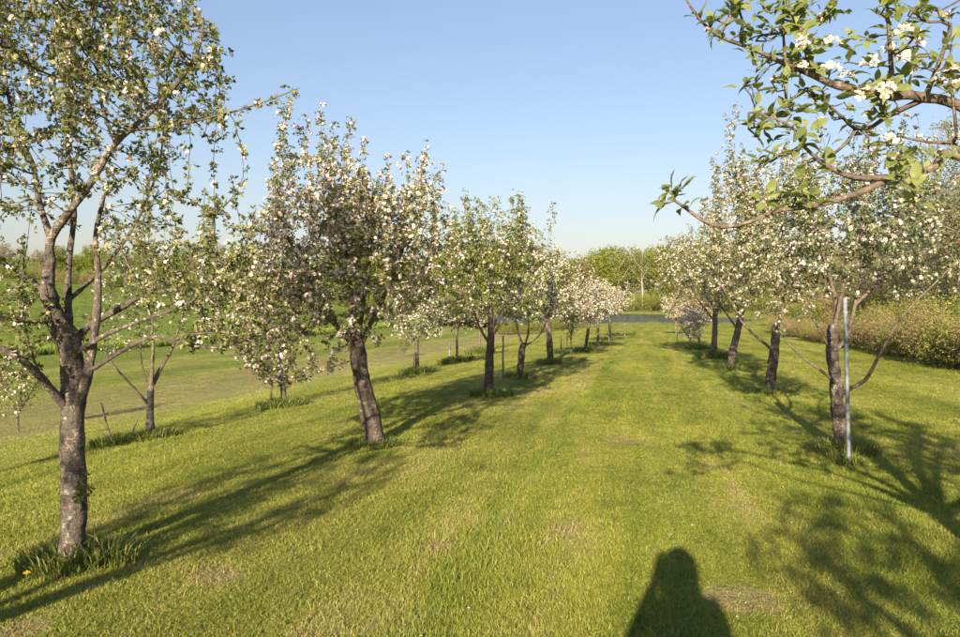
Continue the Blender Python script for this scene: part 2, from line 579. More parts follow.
def tube(P, rr, sides, rng=None, rough=0.0, start_r=None):
    """tapered tube along P; returns V, F (quads)"""
    n = len(P)
    tan = np.zeros((n, 3))
    tan[1:-1] = P[2:] - P[:-2]
    tan[0] = P[1] - P[0]
    tan[-1] = P[-1] - P[-2]
    tan = norm(tan)
    ref = np.array([1.0, 0, 0]) if abs(tan[0][0]) < 0.8 else np.array([0, 1.0, 0])
    V = np.zeros((n, sides, 3))
    ang = np.arange(sides) / sides * 2 * math.pi
    ca, sa = np.cos(ang), np.sin(ang)
    u = ref
    for i in range(n):
        u = u - tan[i] * u.dot(tan[i])
        u = u / max(np.linalg.norm(u), 1e-9)
        v = np.cross(tan[i], u)
        q = rr[i]
        if rough and rng is not None: q = rr[i] * (1 + rng.normal(0, rough, sides))[:, None]
        V[i] = P[i] + (ca[:, None] * u + sa[:, None] * v) * q
    a_ = np.arange(n * sides).reshape(n, sides)
    b_ = np.roll(a_, -1, 1)
    F = np.stack([a_[:-1], b_[:-1], b_[1:], a_[1:]], -1).reshape(-1, 4)
    tipv = (P[-1] + tan[-1] * rr[-1] * 0.5)[None]
    capf = np.stack([a_[-1], b_[-1], np.full(sides, n * sides)], -1)
    return np.vstack([V.reshape(-1, 3), tipv]), F, capf


class Geo:
    def __init__(s): s.V = []; s.Q = []; s.T = []; s.n = 0; s.R = []
    def add(s, V, Q=None, Tr=None, rnd=None):
        if Q is not None and len(Q): s.Q.append(Q + s.n)
        if Tr is not None and len(Tr): s.T.append(Tr + s.n)
        s.V.append(V); s.n += len(V)
        if rnd is not None: s.R.append(rnd)
    def mesh(s, name, smooth=True):
        F = []
        if s.Q: F.append(np.vstack(s.Q))
        if s.T: F.append(np.vstack(s.T))
        return mesh_np(name, np.vstack(s.V), F, smooth, np.concatenate(s.R) if s.R else None)


def smooth_line(pts, step):
    """Catmull-Rom resample of a polyline of (x,y,z,r)"""
    p = np.asarray(pts, float)
    if len(p) < 2: return p
    p = np.vstack([2 * p[0] - p[1], p, 2 * p[-1] - p[-2]])
    out = []
    for i in range(1, len(p) - 2):
        L = np.linalg.norm(p[i + 1][:3] - p[i][:3])
        k = max(1, int(round(L / step)))
        for j in range(k):
            t = j / k
            a, b, c, d = p[i - 1], p[i], p[i + 1], p[i + 2]
            q = 0.5 * ((2 * b) + (-a + c) * t + (2 * a - 5 * b + 4 * c - d) * t * t + (-a + 3 * b - 3 * c + d) * t ** 3)
            q[3] = b[3] * (1 - t) + c[3] * t
            out.append(q)
    out.append(p[-2])
    return np.array(out)


def leaves_geo(rng, P, A, n, L, W, lod, spread=(0.0, 0.9), rn=None):
    """rosettes of n leaves at P with axis A -> Geo"""
    g = Geo()
    m = len(P)
    if m == 0: return g
    P = np.repeat(P, n, 0); A = norm(np.repeat(A, n, 0))
    k = m * n
    t1 = norm(np.cross(A, rng.normal(0, 1, (k, 3))))
    t2 = np.cross(A, t1)
    ph = rng.uniform(0, 2 * math.pi, (k, 1))
    rad_ = np.cos(ph) * t1 + np.sin(ph) * t2
    d = norm(A * rng.uniform(spread[0], spread[1], (k, 1)) + rad_)
    side = norm(np.cross(d, A) + rng.normal(0, 0.6, (k, 3)))
    side = norm(side - d * (side * d).sum(1, keepdims=True))
    nrm = norm(np.cross(side, d))
    Ls = L * rng.uniform(0.55, 1.25, (k, 1))
    Ws = W * (Ls / L) * rng.uniform(0.8, 1.2, (k, 1))
    b = P + d * Ls * 0.15
    l = b + d * Ls * 0.45 + side * Ws * 0.5 + nrm * Ws * 0.18
    r = b + d * Ls * 0.45 - side * Ws * 0.5 + nrm * Ws * 0.18
    tip = b + d * Ls - nrm * Ls * rng.uniform(-0.05, 0.3, (k, 1))
    rn = rng.uniform(0, 1, k)
    if lod == 0:
        mid = b + d * Ls * 0.5 - nrm * Ws * 0.05
        V = np.stack([b, r, tip, l, mid], 1).reshape(-1, 3)
        o = (np.arange(k) * 5)[:, None]
        F = np.concatenate([o + [0, 1, 4], o + [1, 2, 4], o + [0, 4, 3], o + [4, 2, 3]], 0)
        g.add(V, None, F, np.repeat(rn, 5))
    else:
        V = np.stack([b, r, tip, l], 1).reshape(-1, 3)
        o = (np.arange(k) * 4)[:, None]
        g.add(V, None, np.concatenate([o + [0, 1, 3], o + [1, 2, 3]], 0), np.repeat(rn, 4))
    return g


def flowers_geo(rng, P, A, n, Rf, lod):
    g = Geo()
    m = len(P)
    if m == 0: return g
    P = np.repeat(P, n, 0); A = norm(np.repeat(A, n, 0))
    k = m * n
    ax = norm(A + rng.normal(0, 0.75, (k, 3)))
    C = P + ax * rng.uniform(0.6, 1.7, (k, 1)) * Rf
    t1 = norm(np.cross(ax, rng.normal(0, 1, (k, 3))))
    t2 = np.cross(ax, t1)
    Rs = Rf * rng.uniform(0.65, 1.15, (k, 1))
    cup = rng.uniform(0.1, 0.7, (k, 1))
    rn = rng.uniform(0, 1, k)
    if lod == 0:
        vs_ = []
        for j in range(5):
            a0 = 2 * math.pi * j / 5
            def pt(a_, r_, u_): return C + (math.cos(a_) * t1 + math.sin(a_) * t2) * Rs * r_ + ax * Rs * cup * u_
            vs_ += [pt(a0, 0.08, 0), pt(a0 - 0.5, 0.72, 0.7), pt(a0, 1.0, 1.0), pt(a0 + 0.5, 0.72, 0.7)]
        V = np.stack(vs_, 1).reshape(-1, 3)
        o = (np.arange(k) * 20)[:, None]
        F = np.concatenate([o + [4 * j, 4 * j + 1, 4 * j + 2, 4 * j + 3] for j in range(5)], 0)
        g.add(V, F, None, np.repeat(rn, 20))
    else:
        vs_ = [C]
        for j in range(5):
            a0 = 2 * math.pi * j / 5
            vs_.append(C + (math.cos(a0) * t1 + math.sin(a0) * t2) * Rs + ax * Rs * cup)
        V = np.stack(vs_, 1).reshape(-1, 3)
        o = (np.arange(k) * 6)[:, None]
        F = np.concatenate([o + [0, 1 + j, 1 + (j + 1) % 5] for j in range(5)], 0)
        g.add(V, None, F, np.repeat(rn, 6))
    return g


def ell(rng, n, c, rx, ry, rz, bias=0.45):
    d = norm(rng.normal(0, 1, (n, 3)))
    r_ = rng.uniform(0, 1, (n, 1)) ** bias
    return np.asarray(c) + d * r_ * np.array([rx, ry, rz])


class Tree:
    """skeleton -> wood, leaves and blossoms as meshes in the tree's own coordinates"""
    def __init__(s, seed): s.rng = np.random.default_rng(seed); s.pos = []; s.par = []; s.rm = []
    def line(s, pts, step, attach=None):
        """pts: (x,y,z,r) local; attach None = root, else nearest existing node"""
        q = smooth_line(pts, step)
        if attach is None or not s.pos:
            prev = -1
        else:
            P = np.array(s.pos)
            prev = int(((P - q[0][:3]) ** 2).sum(1).argmin())
            q = q[1:]
        first = len(s.pos)
        for v in q:
            s.pos.append(v[:3]); s.par.append(prev); s.rm.append(v[3]); prev = len(s.pos) - 1
        return first
    def grow(s, att, step, infl, kill, trop=(0, 0, .12), jit=.12, maxit=140):
        P, par = colonize(s.rng, s.pos, s.par, att, step, infl, kill, maxit, trop, jit)
        s.pos = [p for p in P]; s.par = par
        s.rm += [0.0] * (len(P) - len(s.rm))
    def shoots(s, n, zmin, lo, hi, step=0.06, rmax=0.02, lean=0.12):
        P = np.array(s.pos)
        r = radii(s.par, len(P), 0.0022, 2.3, np.array(s.rm))
        c = np.where((P[:, 2] > zmin) & (r < rmax))[0]
        if not len(c): return
        for i in s.rng.choice(c, min(n, len(c)), replace=False):
            L = s.rng.uniform(lo, hi)
            d = np.array([s.rng.normal(0, lean), s.rng.normal(0, lean), 1.0])
            d /= np.linalg.norm(d)
            p = P[i]; prev = int(i)
            for k in range(int(L / step)):
                p = p + d * step + s.rng.normal(0, 0.004, 3)
                s.pos.append(p); s.par.append(prev); s.rm.append(0.0); prev = len(s.pos) - 1
    def finish(s, tip=0.0022, ex=2.3):
        s.P = np.array(s.pos); s.n = len(s.P)
        s.r = radii(s.par, s.n, tip, ex, np.array(s.rm))
        s.ch = chains(s.par, s.r, s.n)
        return s
    def wood(s, trunk_frac=0.45, thin=0.0, sides=(10, 6, 4, 3), rough=0.05):
        P, r = s.P, s.r
        tr, br = Geo(), Geo()
        for ci, ch in enumerate(s.ch):
            pts = P[ch].copy(); rr = r[ch].copy()
            if len(ch) < 2: continue
            if s.par[ch[0]] >= 0 or ci > 0: rr[0] = min(rr[0], rr[1] * 1.25)
            for q_ in range(1, len(rr)): rr[q_] = max(rr[q_], rr[q_ - 1] * (.90 if ci == 0 else .75))
            if ci > 0 and rr.max() < thin: continue
            def put(g, a_, b_):
                q, w_ = pts[a_:b_], rr[a_:b_]
                if len(q) < 2: return
                m = w_.max()
                k = sides[0] if m > 0.035 else sides[1] if m > 0.014 else sides[2] if m > 0.006 else sides[3]
                if m > 0.007: w_ = w_ * (1 + s.rng.normal(0, .05, len(w_)))
                V, Q, Tc = tube(q, w_, k, s.rng, rough if m > 0.007 else 0.0)
                g.add(V, Q, Tc)
            if ci == 0:
                cut = len(ch)
                for i in range(len(ch)):
                    if rr[i] < trunk_frac * rr[0]: cut = i + 1; break
                put(tr, 0, cut); put(br, max(cut - 1, 0), len(ch))
            else: put(br, 0, len(ch))
        return tr, br
    def spots(s, rmax, prob, up=0.5, mult=1, spur=0.03):
        """rosette positions and axes on thin wood"""
        par = np.array(s.par)
        kids = np.zeros(s.n, int)
        np.add.at(kids, par[par >= 0], 1)
        sel = (s.r < rmax) & (par >= 0)
        pick = sel & ((s.rng.uniform(0, 1, s.n) < prob) | (kids == 0))
        i = np.where(pick)[0]
        d = norm(s.P[i] - s.P[par[i]])
        side = s.rng.normal(0, 1, (len(i), 3))
        side = norm(side - d * (side * d).sum(1, keepdims=True))
        endm = (kids[i] == 0)[:, None]
        A = np.where(endm, d + side * 0.2, side * 0.9 + d * 0.4)
        A = A + np.array([0, 0, up])
        A = norm(A)
        pos = s.P[i] + A * 0.012
        if mult > 1:
            # short spurs standing off the twig, each with its own rosette
            j = np.repeat(np.arange(len(i)), mult)
            off = s.rng.normal(0, 1, (len(j), 3)) * spur
            frac = s.rng.uniform(0, 1, (len(j), 1))
            base = s.P[i][j] * (1 - frac) + s.P[par[i]][j] * frac
            pos = base + A[j] * 0.012 + off
            A = norm(A[j] + norm(off) * 0.6)
        return pos, A


def tree_object(name, loc, t, mats, leaf, flower, label, cat, group, trunk_frac=0.45, thin=0.0, rz=0.0, sides=(10, 6, 4, 3)):
    """mats: bark, twig, leaf, petal ; leaf=(rmax, prob, n, L, W, lod) ; flower=(share, n, R, lod)"""
    root = empty(name, loc, rz)
    tag(root, label, cat, group)
    tr, br = t.wood(trunk_frac, thin, sides)
    if tr.V: link('trunk', tr.mesh('trunk'), root, M[mats[0]])
    if br.V: link('branches', br.mesh('branches'), root, M[mats[1]])
    P, A = t.spots(leaf[0], leaf[1], 0.25, leaf[6] if len(leaf) > 6 else 1, leaf[7] if len(leaf) > 7 else 0.03)
    g = leaves_geo(t.rng, P, A, leaf[2], leaf[3], leaf[4], leaf[5])
    if g.V: tag(link('leaves', g.mesh('leaves', False), root, M[mats[2]]), kind='stuff')
    if flower and flower[0] > 0:
        # blossom comes in bouquets: neighbouring spurs flower together
        f = t.rng.uniform(0, 1, len(P)) < flower[0]
        g = flowers_geo(t.rng, P[f], A[f], flower[1], flower[2], flower[3])
        if g.V: tag(link('blossoms', g.mesh('blossoms', False), root, M[mats[3]]), kind='stuff')
    return root


def copy_tree(root, loc, rz=0.0, sc=1.0, label=None, group=None, swap=None):
    c = root.copy(); COL.objects.link(c)
    c.location = loc; c.rotation_euler = (0, 0, rz); c.scale = (sc, sc, sc)
    if label: c['label'] = label
    if group: c['group'] = group
    for ch in root.children:
        k = ch.copy(); COL.objects.link(k); k.parent = c
        if swap and ch.name.split('.')[0] in swap:
            k.material_slots[0].link = 'OBJECT'
            k.material_slots[0].material = M[swap[ch.name.split('.')[0]]]
    return c


def pxline(B, pts, r0, r1):
    """photo points (px,py,depth offset) -> local polyline with radius taper"""
    n = len(pts); out = []
    for i, (px, py, dd) in enumerate(pts):
        p = at(px, py, B.y + dd) - B
        f = i / max(n - 1, 1)
        out.append((p.x, p.y, p.z, r0 * (1 - f) + r1 * f))
    return out


def pxell(rng, B, n, px, py, dd, rx, ry, rz, bias=0.45):
    c = at(px, py, B.y + dd) - B
    return ell(rng, n, c, rx, ry, rz, bias)


GROUP_APPLE = 'apple trees in rows across the orchard'

# ================================================================== the left row
# first tree: large, close, mostly leaf
B = ground(70, 561)
t = Tree(11)
t.line(pxline(B, [(70, 566, 0), (73, 530, 0), (74, 490, 0), (72, 440, 0), (73, 395, 0), (71, 350, 0), (66, 335, 0)], 0.080, 0.070), 0.06)
LK = [0.6]
def limb(t, B, pts, r0, r1, step=0.07): t.line(pxline(B, pts, r0 * LK[0], r1 * .62), step, True)
limb(t, B, [(72, 420, 0), (84, 388, -.05), (92, 350, -.08), (97, 310, -.05), (98, 275, .02), (96, 235, .1), (104, 195, .15)], .062, .02)
limb(t, B, [(71, 345, 0), (87, 327, .1), (123, 307, .15), (143, 295, .15), (177, 290, .2), (200, 288, .25), (220, 268, .3), (253, 253, .4)], .042, .012)
limb(t, B, [(71, 362, 0), (80, 350, -.1), (110, 333, -.25), (143, 320, -.35), (167, 312, -.4), (195, 300, -.45)], .034, .01)
limb(t, B, [(90, 372, -.06), (110, 358, -.15), (150, 337, -.2), (173, 340, -.2), (217, 348, -.15), (247, 338, -.1), (273, 328, 0)], .026, .007)
limb(t, B, [(173, 340, -.2), (205, 333, -.3), (235, 335, -.35), (260, 345, -.4)], .012, .005)
limb(t, B, [(70, 412, 0), (50, 388, -.15), (34, 370, -.3), (14, 355, -.4), (-12, 343, -.45), (-40, 335, -.5)], .05, .02)
limb(t, B, [(45, 383, -.2), (30, 350, -.25), (24, 318, -.3), (22, 290, -.3)], .016, .006)
limb(t, B, [(66, 338, 0), (54, 315, -.05), (48, 288, -.1), (50, 258, -.1), (51, 238, -.1), (68, 214, -.15), (92, 181, -.2), (110, 150, -.2), (130, 130, -.25), (153, 110, -.3), (180, 80, -.3), (197, 53, -.35), (204, 22, -.35)], .060, .011)
limb(t, B, [(51, 238, -.1), (40, 205, -.05), (33, 165, 0), (20, 137, .05), (8, 95, .1), (5, 50, .15), (10, 5, .2)], .036, .009)
limb(t, B, [(130, 130, -.25), (170, 126, -.3), (205, 119, -.4), (240, 110, -.45), (270, 100, -.5), (300, 88, -.55)], .016, .004)
limb(t, B, [(232, 112, -.45), (236, 130, -.45), (240, 143, -.45), (243, 177, -.42), (230, 200, -.4)], .006, .003)
limb(t, B, [(115, 142, -.2), (103, 110, -.15), (98, 80, -.1), (97, 43, -.05), (90, 0, 0), (85, -40, 0)], .022, .007)
limb(t, B, [(71, 350, 0), (68, 300, .1), (69, 260, .15), (74, 215, .2), (72, 177, .25), (67, 140, .3), (72, 90, .4), (60, 40, .45), (64, -20, .5)], .046, .010)
limb(t, B, [(54, 315, -.05), (40, 288, .1), (20, 272, .2), (-8, 260, .3), (-40, 240, .35)], .032, .01)
limb(t, B, [(55, 322, -.05), (32, 322, -.25), (5, 318, -.4), (-25, 305, -.5)], .026, .008)
limb(t, B, [(70, 300, .1), (110, 260, .45), (140, 215, .6), (160, 160, .7), (165, 100, .7)], .026, .008)
rng = t.rng
limb(t, B, [(76, 497, -.02), (84, 492, -.1), (86, 480, -.12)], .006, .004, .03)
limb(t, B, [(76, 503, -.02), (81, 496, -.12), (79, 486, -.16)], .005, .004, .03)
att = np.vstack([pxell(rng, B, 900, 50, 45, 0.0, 1.08, 1.2, 1.02),
                 pxell(rng, B, 200, -40, 170, 0.0, .8, 1.0, .8),
                 pxell(rng, B, 120, 175, 80, -.2, .42, .5, .45),
                 pxell(rng, B, 75, 165, 235, .15, .55, .7, .36),
                 pxell(rng, B, 150, 225, 285, .2, .36, .5, .36),
                 pxell(rng, B, 60, 225, 340, -.15, .34, .3, .12),
                 pxell(rng, B, 80, 0, 330, -.2, .5, .6, .35)])
t.grow(att, 0.065, 0.55, 0.075, trop=(0, 0, .18))
t.shoots(130, 1.3, .3, .9, .06, .03)
t.finish(.0024)
apple_first = tree_object('apple_tree', B, t, ('bark', 'bark', 'leaf', 'petal'), (.0085, .9, 6, .033, .018, 1, 2, .012), (.13, 5, .015, 1),
                          'large near apple tree at the left edge, mostly leaves, thick mottled trunk', 'tree', GROUP_APPLE, .7)


LK[0] = .7


def apple(seed, base, trunk, limbs, ells, label, mats, leaf, flower, step=.08, infl=.7, kill=.1, shoots=(25, 1.6, .25, .6), tip=.0025, trop=(0, 0, .12), thin=0.0, r=(.1, .07)):
    B = ground(*base)
    t = Tree(seed)
    t.line(pxline(B, [(base[0], base[1] + 3, 0)] + trunk, r[0], r[1]), step)
    for (pts, r0, r1) in limbs: limb(t, B, pts, r0, r1, step)
    t.grow(np.vstack([pxell(t.rng, B, *e) for e in ells]), step, infl, kill, trop)
    if shoots: t.shoots(*shoots)
    t.finish(tip)
    return tree_object('apple_tree', B, t, mats, leaf, flower, label, 'tree', GROUP_APPLE, .6, thin)


apple(22, (375, 445), [(371, 420, 0), (365, 395, 0), (359, 362, 0), (357, 345, 0)],
      [([(358, 360, 0), (345, 335, -.1), (318, 310, -.25), (285, 290, -.35), (250, 280, -.4)], .055, .012),
       ([(358, 352, 0), (372, 320, .1), (392, 280, .15), (405, 240, .2), (410, 200, .2)], .055, .012),
       ([(357, 345, 0), (352, 300, .15), (345, 250, .25), (338, 200, .3), (330, 160, .3)], .05, .01),
       ([(357, 345, 0), (365, 295, -.3), (372, 240, -.45), (372, 190, -.5)], .04, .01),
       ([(345, 335, -.1), (310, 280, .2), (285, 230, .3), (275, 185, .3)], .035, .009),
       ([(318, 312, -.25), (300, 335, -.4), (280, 352, -.45), (250, 362, -.5), (235, 350, -.5)], .018, .006),
       ([(358, 358, 0), (330, 368, -.2), (300, 380, -.3), (272, 382, -.35), (252, 366, -.4)], .014, .004),
       ([(372, 320, .1), (395, 315, -.1), (420, 300, -.2), (435, 270, -.3)], .026, .007)],
      [(720, 335, 258, 0, 1.22, 1.15, .92), (130, 345, 205, -.2, .55, .6, .5), (80, 340, 260, -.6, .5, .4, .6), (260, 255, 310, -.1, .72, .8, .68), (200, 420, 250, .1, .55, .7, .78), (110, 320, 330, -.2, 1.0, .7, .34),
       (60, 275, 365, -.3, .55, .4, .15), (70, 292, 175, .1, .3, .4, .4), (60, 415, 290, 0, .35, .5, .35)],
      'blossoming apple tree with a stout trunk leaning left, second in the left row', ('bark_brown', 'twig', 'leaf', 'petal'),
      (.0085, .95, 5, .040, .022, 1, 3, .03), (.36, 5, .020, 1), step=.07, infl=.6, kill=.09, shoots=(95, 2.2, .3, .7), r=(.128, .088))

apple(33, (488, 395), [(489, 375, 0), (490, 352, 0), (491, 338, 0)],
      [([(490, 345, 0), (480, 328, -.2), (474, 312, -.3), (462, 290, -.4)], .04, .012),
       ([(491, 338, 0), (505, 318, .1), (522, 300, .2), (535, 280, .3)], .04, .012),
       ([(491, 338, 0), (490, 300, .1), (487, 260, .1), (484, 220, .1)], .045, .01),
       ([(491, 335, 0), (505, 290, -.3), (515, 250, -.4), (520, 215, -.4)], .03, .01),
       ([(490, 320, 0), (470, 270, .3), (455, 230, .4)], .03, .008)],
      [(560, 492, 268, 0, 1.2, 1.2, 1.02), (110, 525, 255, 0, .65, .7, .7), (110, 455, 255, 0, .6, .6, .75), (90, 448, 312, 0, .55, .6, .4), (80, 530, 308, 0, .5, .6, .4)],
      'leafy green apple tree with few blossoms, third in the left row', ('bark_brown', 'twig', 'leaf_green', 'petal'),
      (.009, .9, 5, .046, .026, 1, 3, .035), (.17, 5, .020, 1), step=.085, infl=.8, kill=.11, shoots=(60, 2.2, .3, .85), r=(.100, .07))

apple(44, (519, 377), [(521, 362, 0), (522, 350, 0), (524, 344, 0)],
      [([(523, 346, 0), (518, 332, 0), (515, 312, 0), (512, 296, 0)], .05, .012),
       ([(524, 346, 0), (528, 335, .1), (529, 318, .1), (531, 300, .1)], .05, .012),
       ([(524, 346, 0), (533, 341, 0), (541, 333, -.1), (547, 320, -.1), (550, 306, 0)], .04, .01)],
      [(330, 527, 300, 0, .95, .95, .62)],
      'slender white-flowered apple tree with three forked arms, fourth in left row', ('bark_brown', 'twig', 'leaf_grey', 'petal'),
      (.009, .9, 4, .054, .032, 1, 3, .05), (.45, 3, .025, 1), step=.1, infl=.9, kill=.13, shoots=(14, 1.8, .3, .6), r=(.085, .075))

apple(55, (551, 363), [(550, 350, 0), (549, 335, 0), (547, 320, 0)],
      [([(548, 330, 0), (540, 315, -.1), (530, 300, -.2)], .045, .012),
       ([(547, 322, 0), (558, 305, .1), (570, 292, .2)], .045, .012),
       ([(547, 320, 0), (548, 295, 0), (550, 270, 0)], .05, .01)],
      [(430, 552, 290, 0, 1.25, 1.2, 1.0), (90, 552, 262, 0, .6, .6, .45)],
      'white-flowering apple tree with a straight trunk, fifth in the left row', ('bark_brown', 'twig', 'leaf', 'petal'),
      (.010, .9, 4, .058, .034, 1, 4, .06), (.45, 3, .026, 1), step=.11, infl=1.0, kill=.14, shoots=(16, 2.2, .3, .6), r=(.105, .085))

def far_apple(seed, base, height, rx, label, mats, share, r=.08, nat=300, lean=0.0, low=.42):
    B = ground(*base)
    t = Tree(seed)
    z1 = height * low
    t.line([(0, 0, -.03, r), (lean * .5, 0, z1 * .5, r * .9), (lean, 0, z1, r * .8)], .12)
    for k in range(5):
        a_ = k * 1.256 + seed
        t.line([(lean, 0, z1, r * .5), (lean + .3 * rx * math.cos(a_), .3 * rx * math.sin(a_), z1 + .2 * height, r * .35),
                (lean + .6 * rx * math.cos(a_), .6 * rx * math.sin(a_), z1 + .42 * height, r * .15)], .12, True)
    c = (lean, 0, z1 + (height - z1) * .48)
    t.grow(np.vstack([ell(t.rng, nat, c, rx, rx, (height - z1) * .54)]), .11, 1.0, .14)
    t.shoots(14, height * .6, .3, .6, .08)
    t.finish(.003)
    return tree_object('apple_tree', B, t, mats, (.011, .9, 4, .062, .036, 1, 3, .06), (share*.8, 3, .029, 1), label, 'tree', GROUP_APPLE, .6)


WH = ('bark_brown', 'twig', 'leaf', 'petal_pink')
far_apple(61, (585, 351), 2.9, 1.2, 'pinkish-white apple tree with leaning trunk, sixth in the left row', WH, .85, .07, 300, .18)
far_apple(62, (598, 344), 3.1, 1.3, 'pinkish-white apple tree, seventh in the left row, towards the pond', WH, .9, .07, 300)
far_apple(63, (610, 338), 3.2, 1.4, 'pinkish-white apple tree, last of the left row before the pond', WH, .9, .07, 320)
far_apple(64, (571, 356), 1.7, .45, 'small thin young apple tree between larger white ones in left row', WH, .4, .03, 70)

# ================================================================== the second row to the left
apple(71, (150, 438), [(150, 420, 0), (150, 404, 0), (151, 385, 0)],
      [([(150, 406, 0), (134, 388, -.2), (113, 364, -.4), (104, 345, -.4)], .035, .01),
       ([(151, 390, 0), (152, 372, 0), (153, 345, .1), (152, 318, .1), (150, 285, .1)], .05, .01),
       ([(151, 388, 0), (162, 366, .2), (173, 347, .3), (180, 322, .3)], .03, .01),
       ([(151, 395, 0), (143, 370, .2), (140, 345, .3), (138, 310, .3)], .025, .008)],
      [(170, 152, 290, 0, .95, 1.0, .75), (70, 150, 330, 0, .9, .9, .4)],
      'thin grey apple tree with bare forked limbs beside two leaning stakes', ('bark', 'twig', 'leaf_grey', 'petal'),
      (.007, .6, 4, .047, .028, 1, 2, .04), (.15, 3, .022, 1), step=.1, infl=1.0, kill=.15, shoots=(34, 1.2, .5, 1.1), r=(.068, .045))

apple(72, (285, 405), [(283, 390, 0), (281, 375, 0), (279, 355, 0)],
      [([(280, 360, 0), (268, 335, -.2), (258, 310, -.3)], .03, .01), ([(279, 356, 0), (290, 330, .2), (300, 305, .3)], .03, .01)],
      [(300, 281, 292, 0, 1.25, 1.2, .8)],
      'apple tree half hidden behind the leaning-trunk tree, with a pale stake beside it', ('bark', 'twig', 'leaf', 'petal'),
      (.009, .9, 4, .054, .032, 1, 3, .05), (.18, 3, .022, 1), step=.1, infl=.9, kill=.14, shoots=(14, 1.8, .3, .6), r=(.062, .05))

apple(73, (417, 373), [(417, 360, 0), (417, 350, 0), (416, 340, 0)],
      [([(417, 345, 0), (406, 330, -.2), (398, 315, -.3)], .03, .01), ([(416, 342, 0), (427, 325, .2), (436, 310, .3)], .03, .01)],
      [(340, 416, 312, 0, 1.15, 1.1, .95)],
      'round apple tree with low pinkish crown in the row behind, thin dark trunk', ('bark_brown', 'twig', 'leaf_grey', 'petal_pink'),
      (.010, .9, 4, .058, .034, 1, 4, .06), (.4, 3, .027, 1), step=.11, infl=1.0, kill=.14, shoots=(10, 1.6, .3, .5), r=(.065, .055))

far_apple(74, (457, 362), 2.6, .7, 'young pale-stemmed apple tree growing from a dark weed clump', ('bark', 'twig', 'leaf', 'petal'), .35, .05, 120)
far_apple(75, (480, 352), 2.4, .7, 'young apple tree, farthest seen in the row behind, behind green weeds', ('bark', 'twig', 'leaf', 'petal'), .35, .05, 120)

# ================================================================== the right row
apple(81, (842, 449), [(841, 430, 0), (838, 412, 0), (836, 383, 0), (832, 350, 0), (834, 325, 0)],
      [([(841, 396, 0), (851, 388, -.05), (866, 379, -.1), (881, 352, -.15), (897, 324, -.2), (917, 300, -.25), (934, 284, -.3), (955, 262, -.3)], .038, .012),
       ([(839, 386, 0), (834, 381, -.1), (819, 369, -.2), (803, 358, -.25), (787, 342, -.3), (776, 322, -.35)], .032, .01),
       ([(834, 352, 0), (847, 335, .1), (855, 305, .15), (862, 270, .2), (872, 230, .25)], .05, .012),
       ([(834, 330, 0), (836, 305, 0), (828, 270, -.1), (815, 230, -.15), (800, 190, -.2)], .045, .012),
       ([(834, 330, 0), (845, 280, -.2), (860, 230, -.3), (870, 180, -.3)], .035, .01),
       ([(836, 300, 0), (800, 290, .3), (770, 270, .4)], .02, .006),
       ([(832, 352, 0), (822, 335, -.1), (812, 318, -.15), (803, 316, -.2), (790, 322, -.2)], .018, .006),
       ([(855, 305, .15), (890, 270, .3), (915, 230, .4), (930, 190, .4)], .03, .008)],
      [(650, 850, 225, 0, 1.02, 1.15, .85), (75, 900, 235, .1, .5, .8, .6), (100, 800, 250, -.1, .45, .7, .5), (25, 940, 270, -.1, .3, .5, .35)],
      'greyish apple tree beside the steel pole, with long low side limbs', ('bark', 'twig', 'leaf_grey', 'petal'),
      (.0085, .9, 5, .041, .023, 1, 2, .025), (.26, 5, .018, 1), step=.07, infl=.6, kill=.09, shoots=(70, 2.0, .4, .9), r=(.088, .058))

apple(82, (771, 391), [(771, 378, 0), (773, 362, 0), (775, 345, 0), (776, 325, 0)],
      [([(773, 350, 0), (758, 338, -.2), (742, 322, -.3), (730, 300, -.4), (718, 280, -.4)], .05, .012),
       ([(776, 335, 0), (783, 300, .1), (778, 260, .1), (764, 230, .1), (752, 195, .1)], .055, .012),
       ([(776, 328, 0), (790, 300, -.2), (802, 270, -.3), (808, 235, -.3)], .04, .01),
       ([(775, 340, 0), (790, 325, .3), (806, 310, .4)], .025, .008),
       ([(764, 230, .1), (742, 190, .1), (732, 150, .1), (727, 115, .1)], .02, .005)],
      [(800, 765, 255, 0, 1.35, 1.3, 1.2), (70, 738, 195, 0, .5, .6, .65), (60, 805, 190, 0, .5, .6, .6)],
      'tall blossoming apple tree with an upright spire, second in the right row', ('bark_brown', 'twig', 'leaf', 'petal'),
      (.009, .9, 5, .048, .028, 1, 3, .04), (.34, 5, .020, 1), step=.085, infl=.8, kill=.11, shoots=(70, 2.6, .5, 1.3), r=(.12, .075))

apple(83, (730, 368), [(733, 350, 0), (737, 334, 0), (741, 316, 0)],
      [([(738, 330, 0), (725, 312, -.2), (712, 295, -.3)], .05, .012), ([(741, 318, 0), (750, 295, .1), (752, 270, .1)], .05, .012),
       ([(741, 318, 0), (730, 285, 0), (720, 255, 0)], .04, .01)],
      [(480, 725, 272, 0, 1.35, 1.35, 1.2), (60, 715, 225, 0, .5, .5, .5)],
      'blossoming apple tree with trunk leaning right, third in the right row', ('bark', 'twig', 'leaf', 'petal'),
      (.010, .9, 4, .056, .033, 1, 4, .06), (.38, 3, .024, 1), step=.11, infl=1.0, kill=.14, shoots=(30, 2.4, .4, .9), r=(.11, .09))

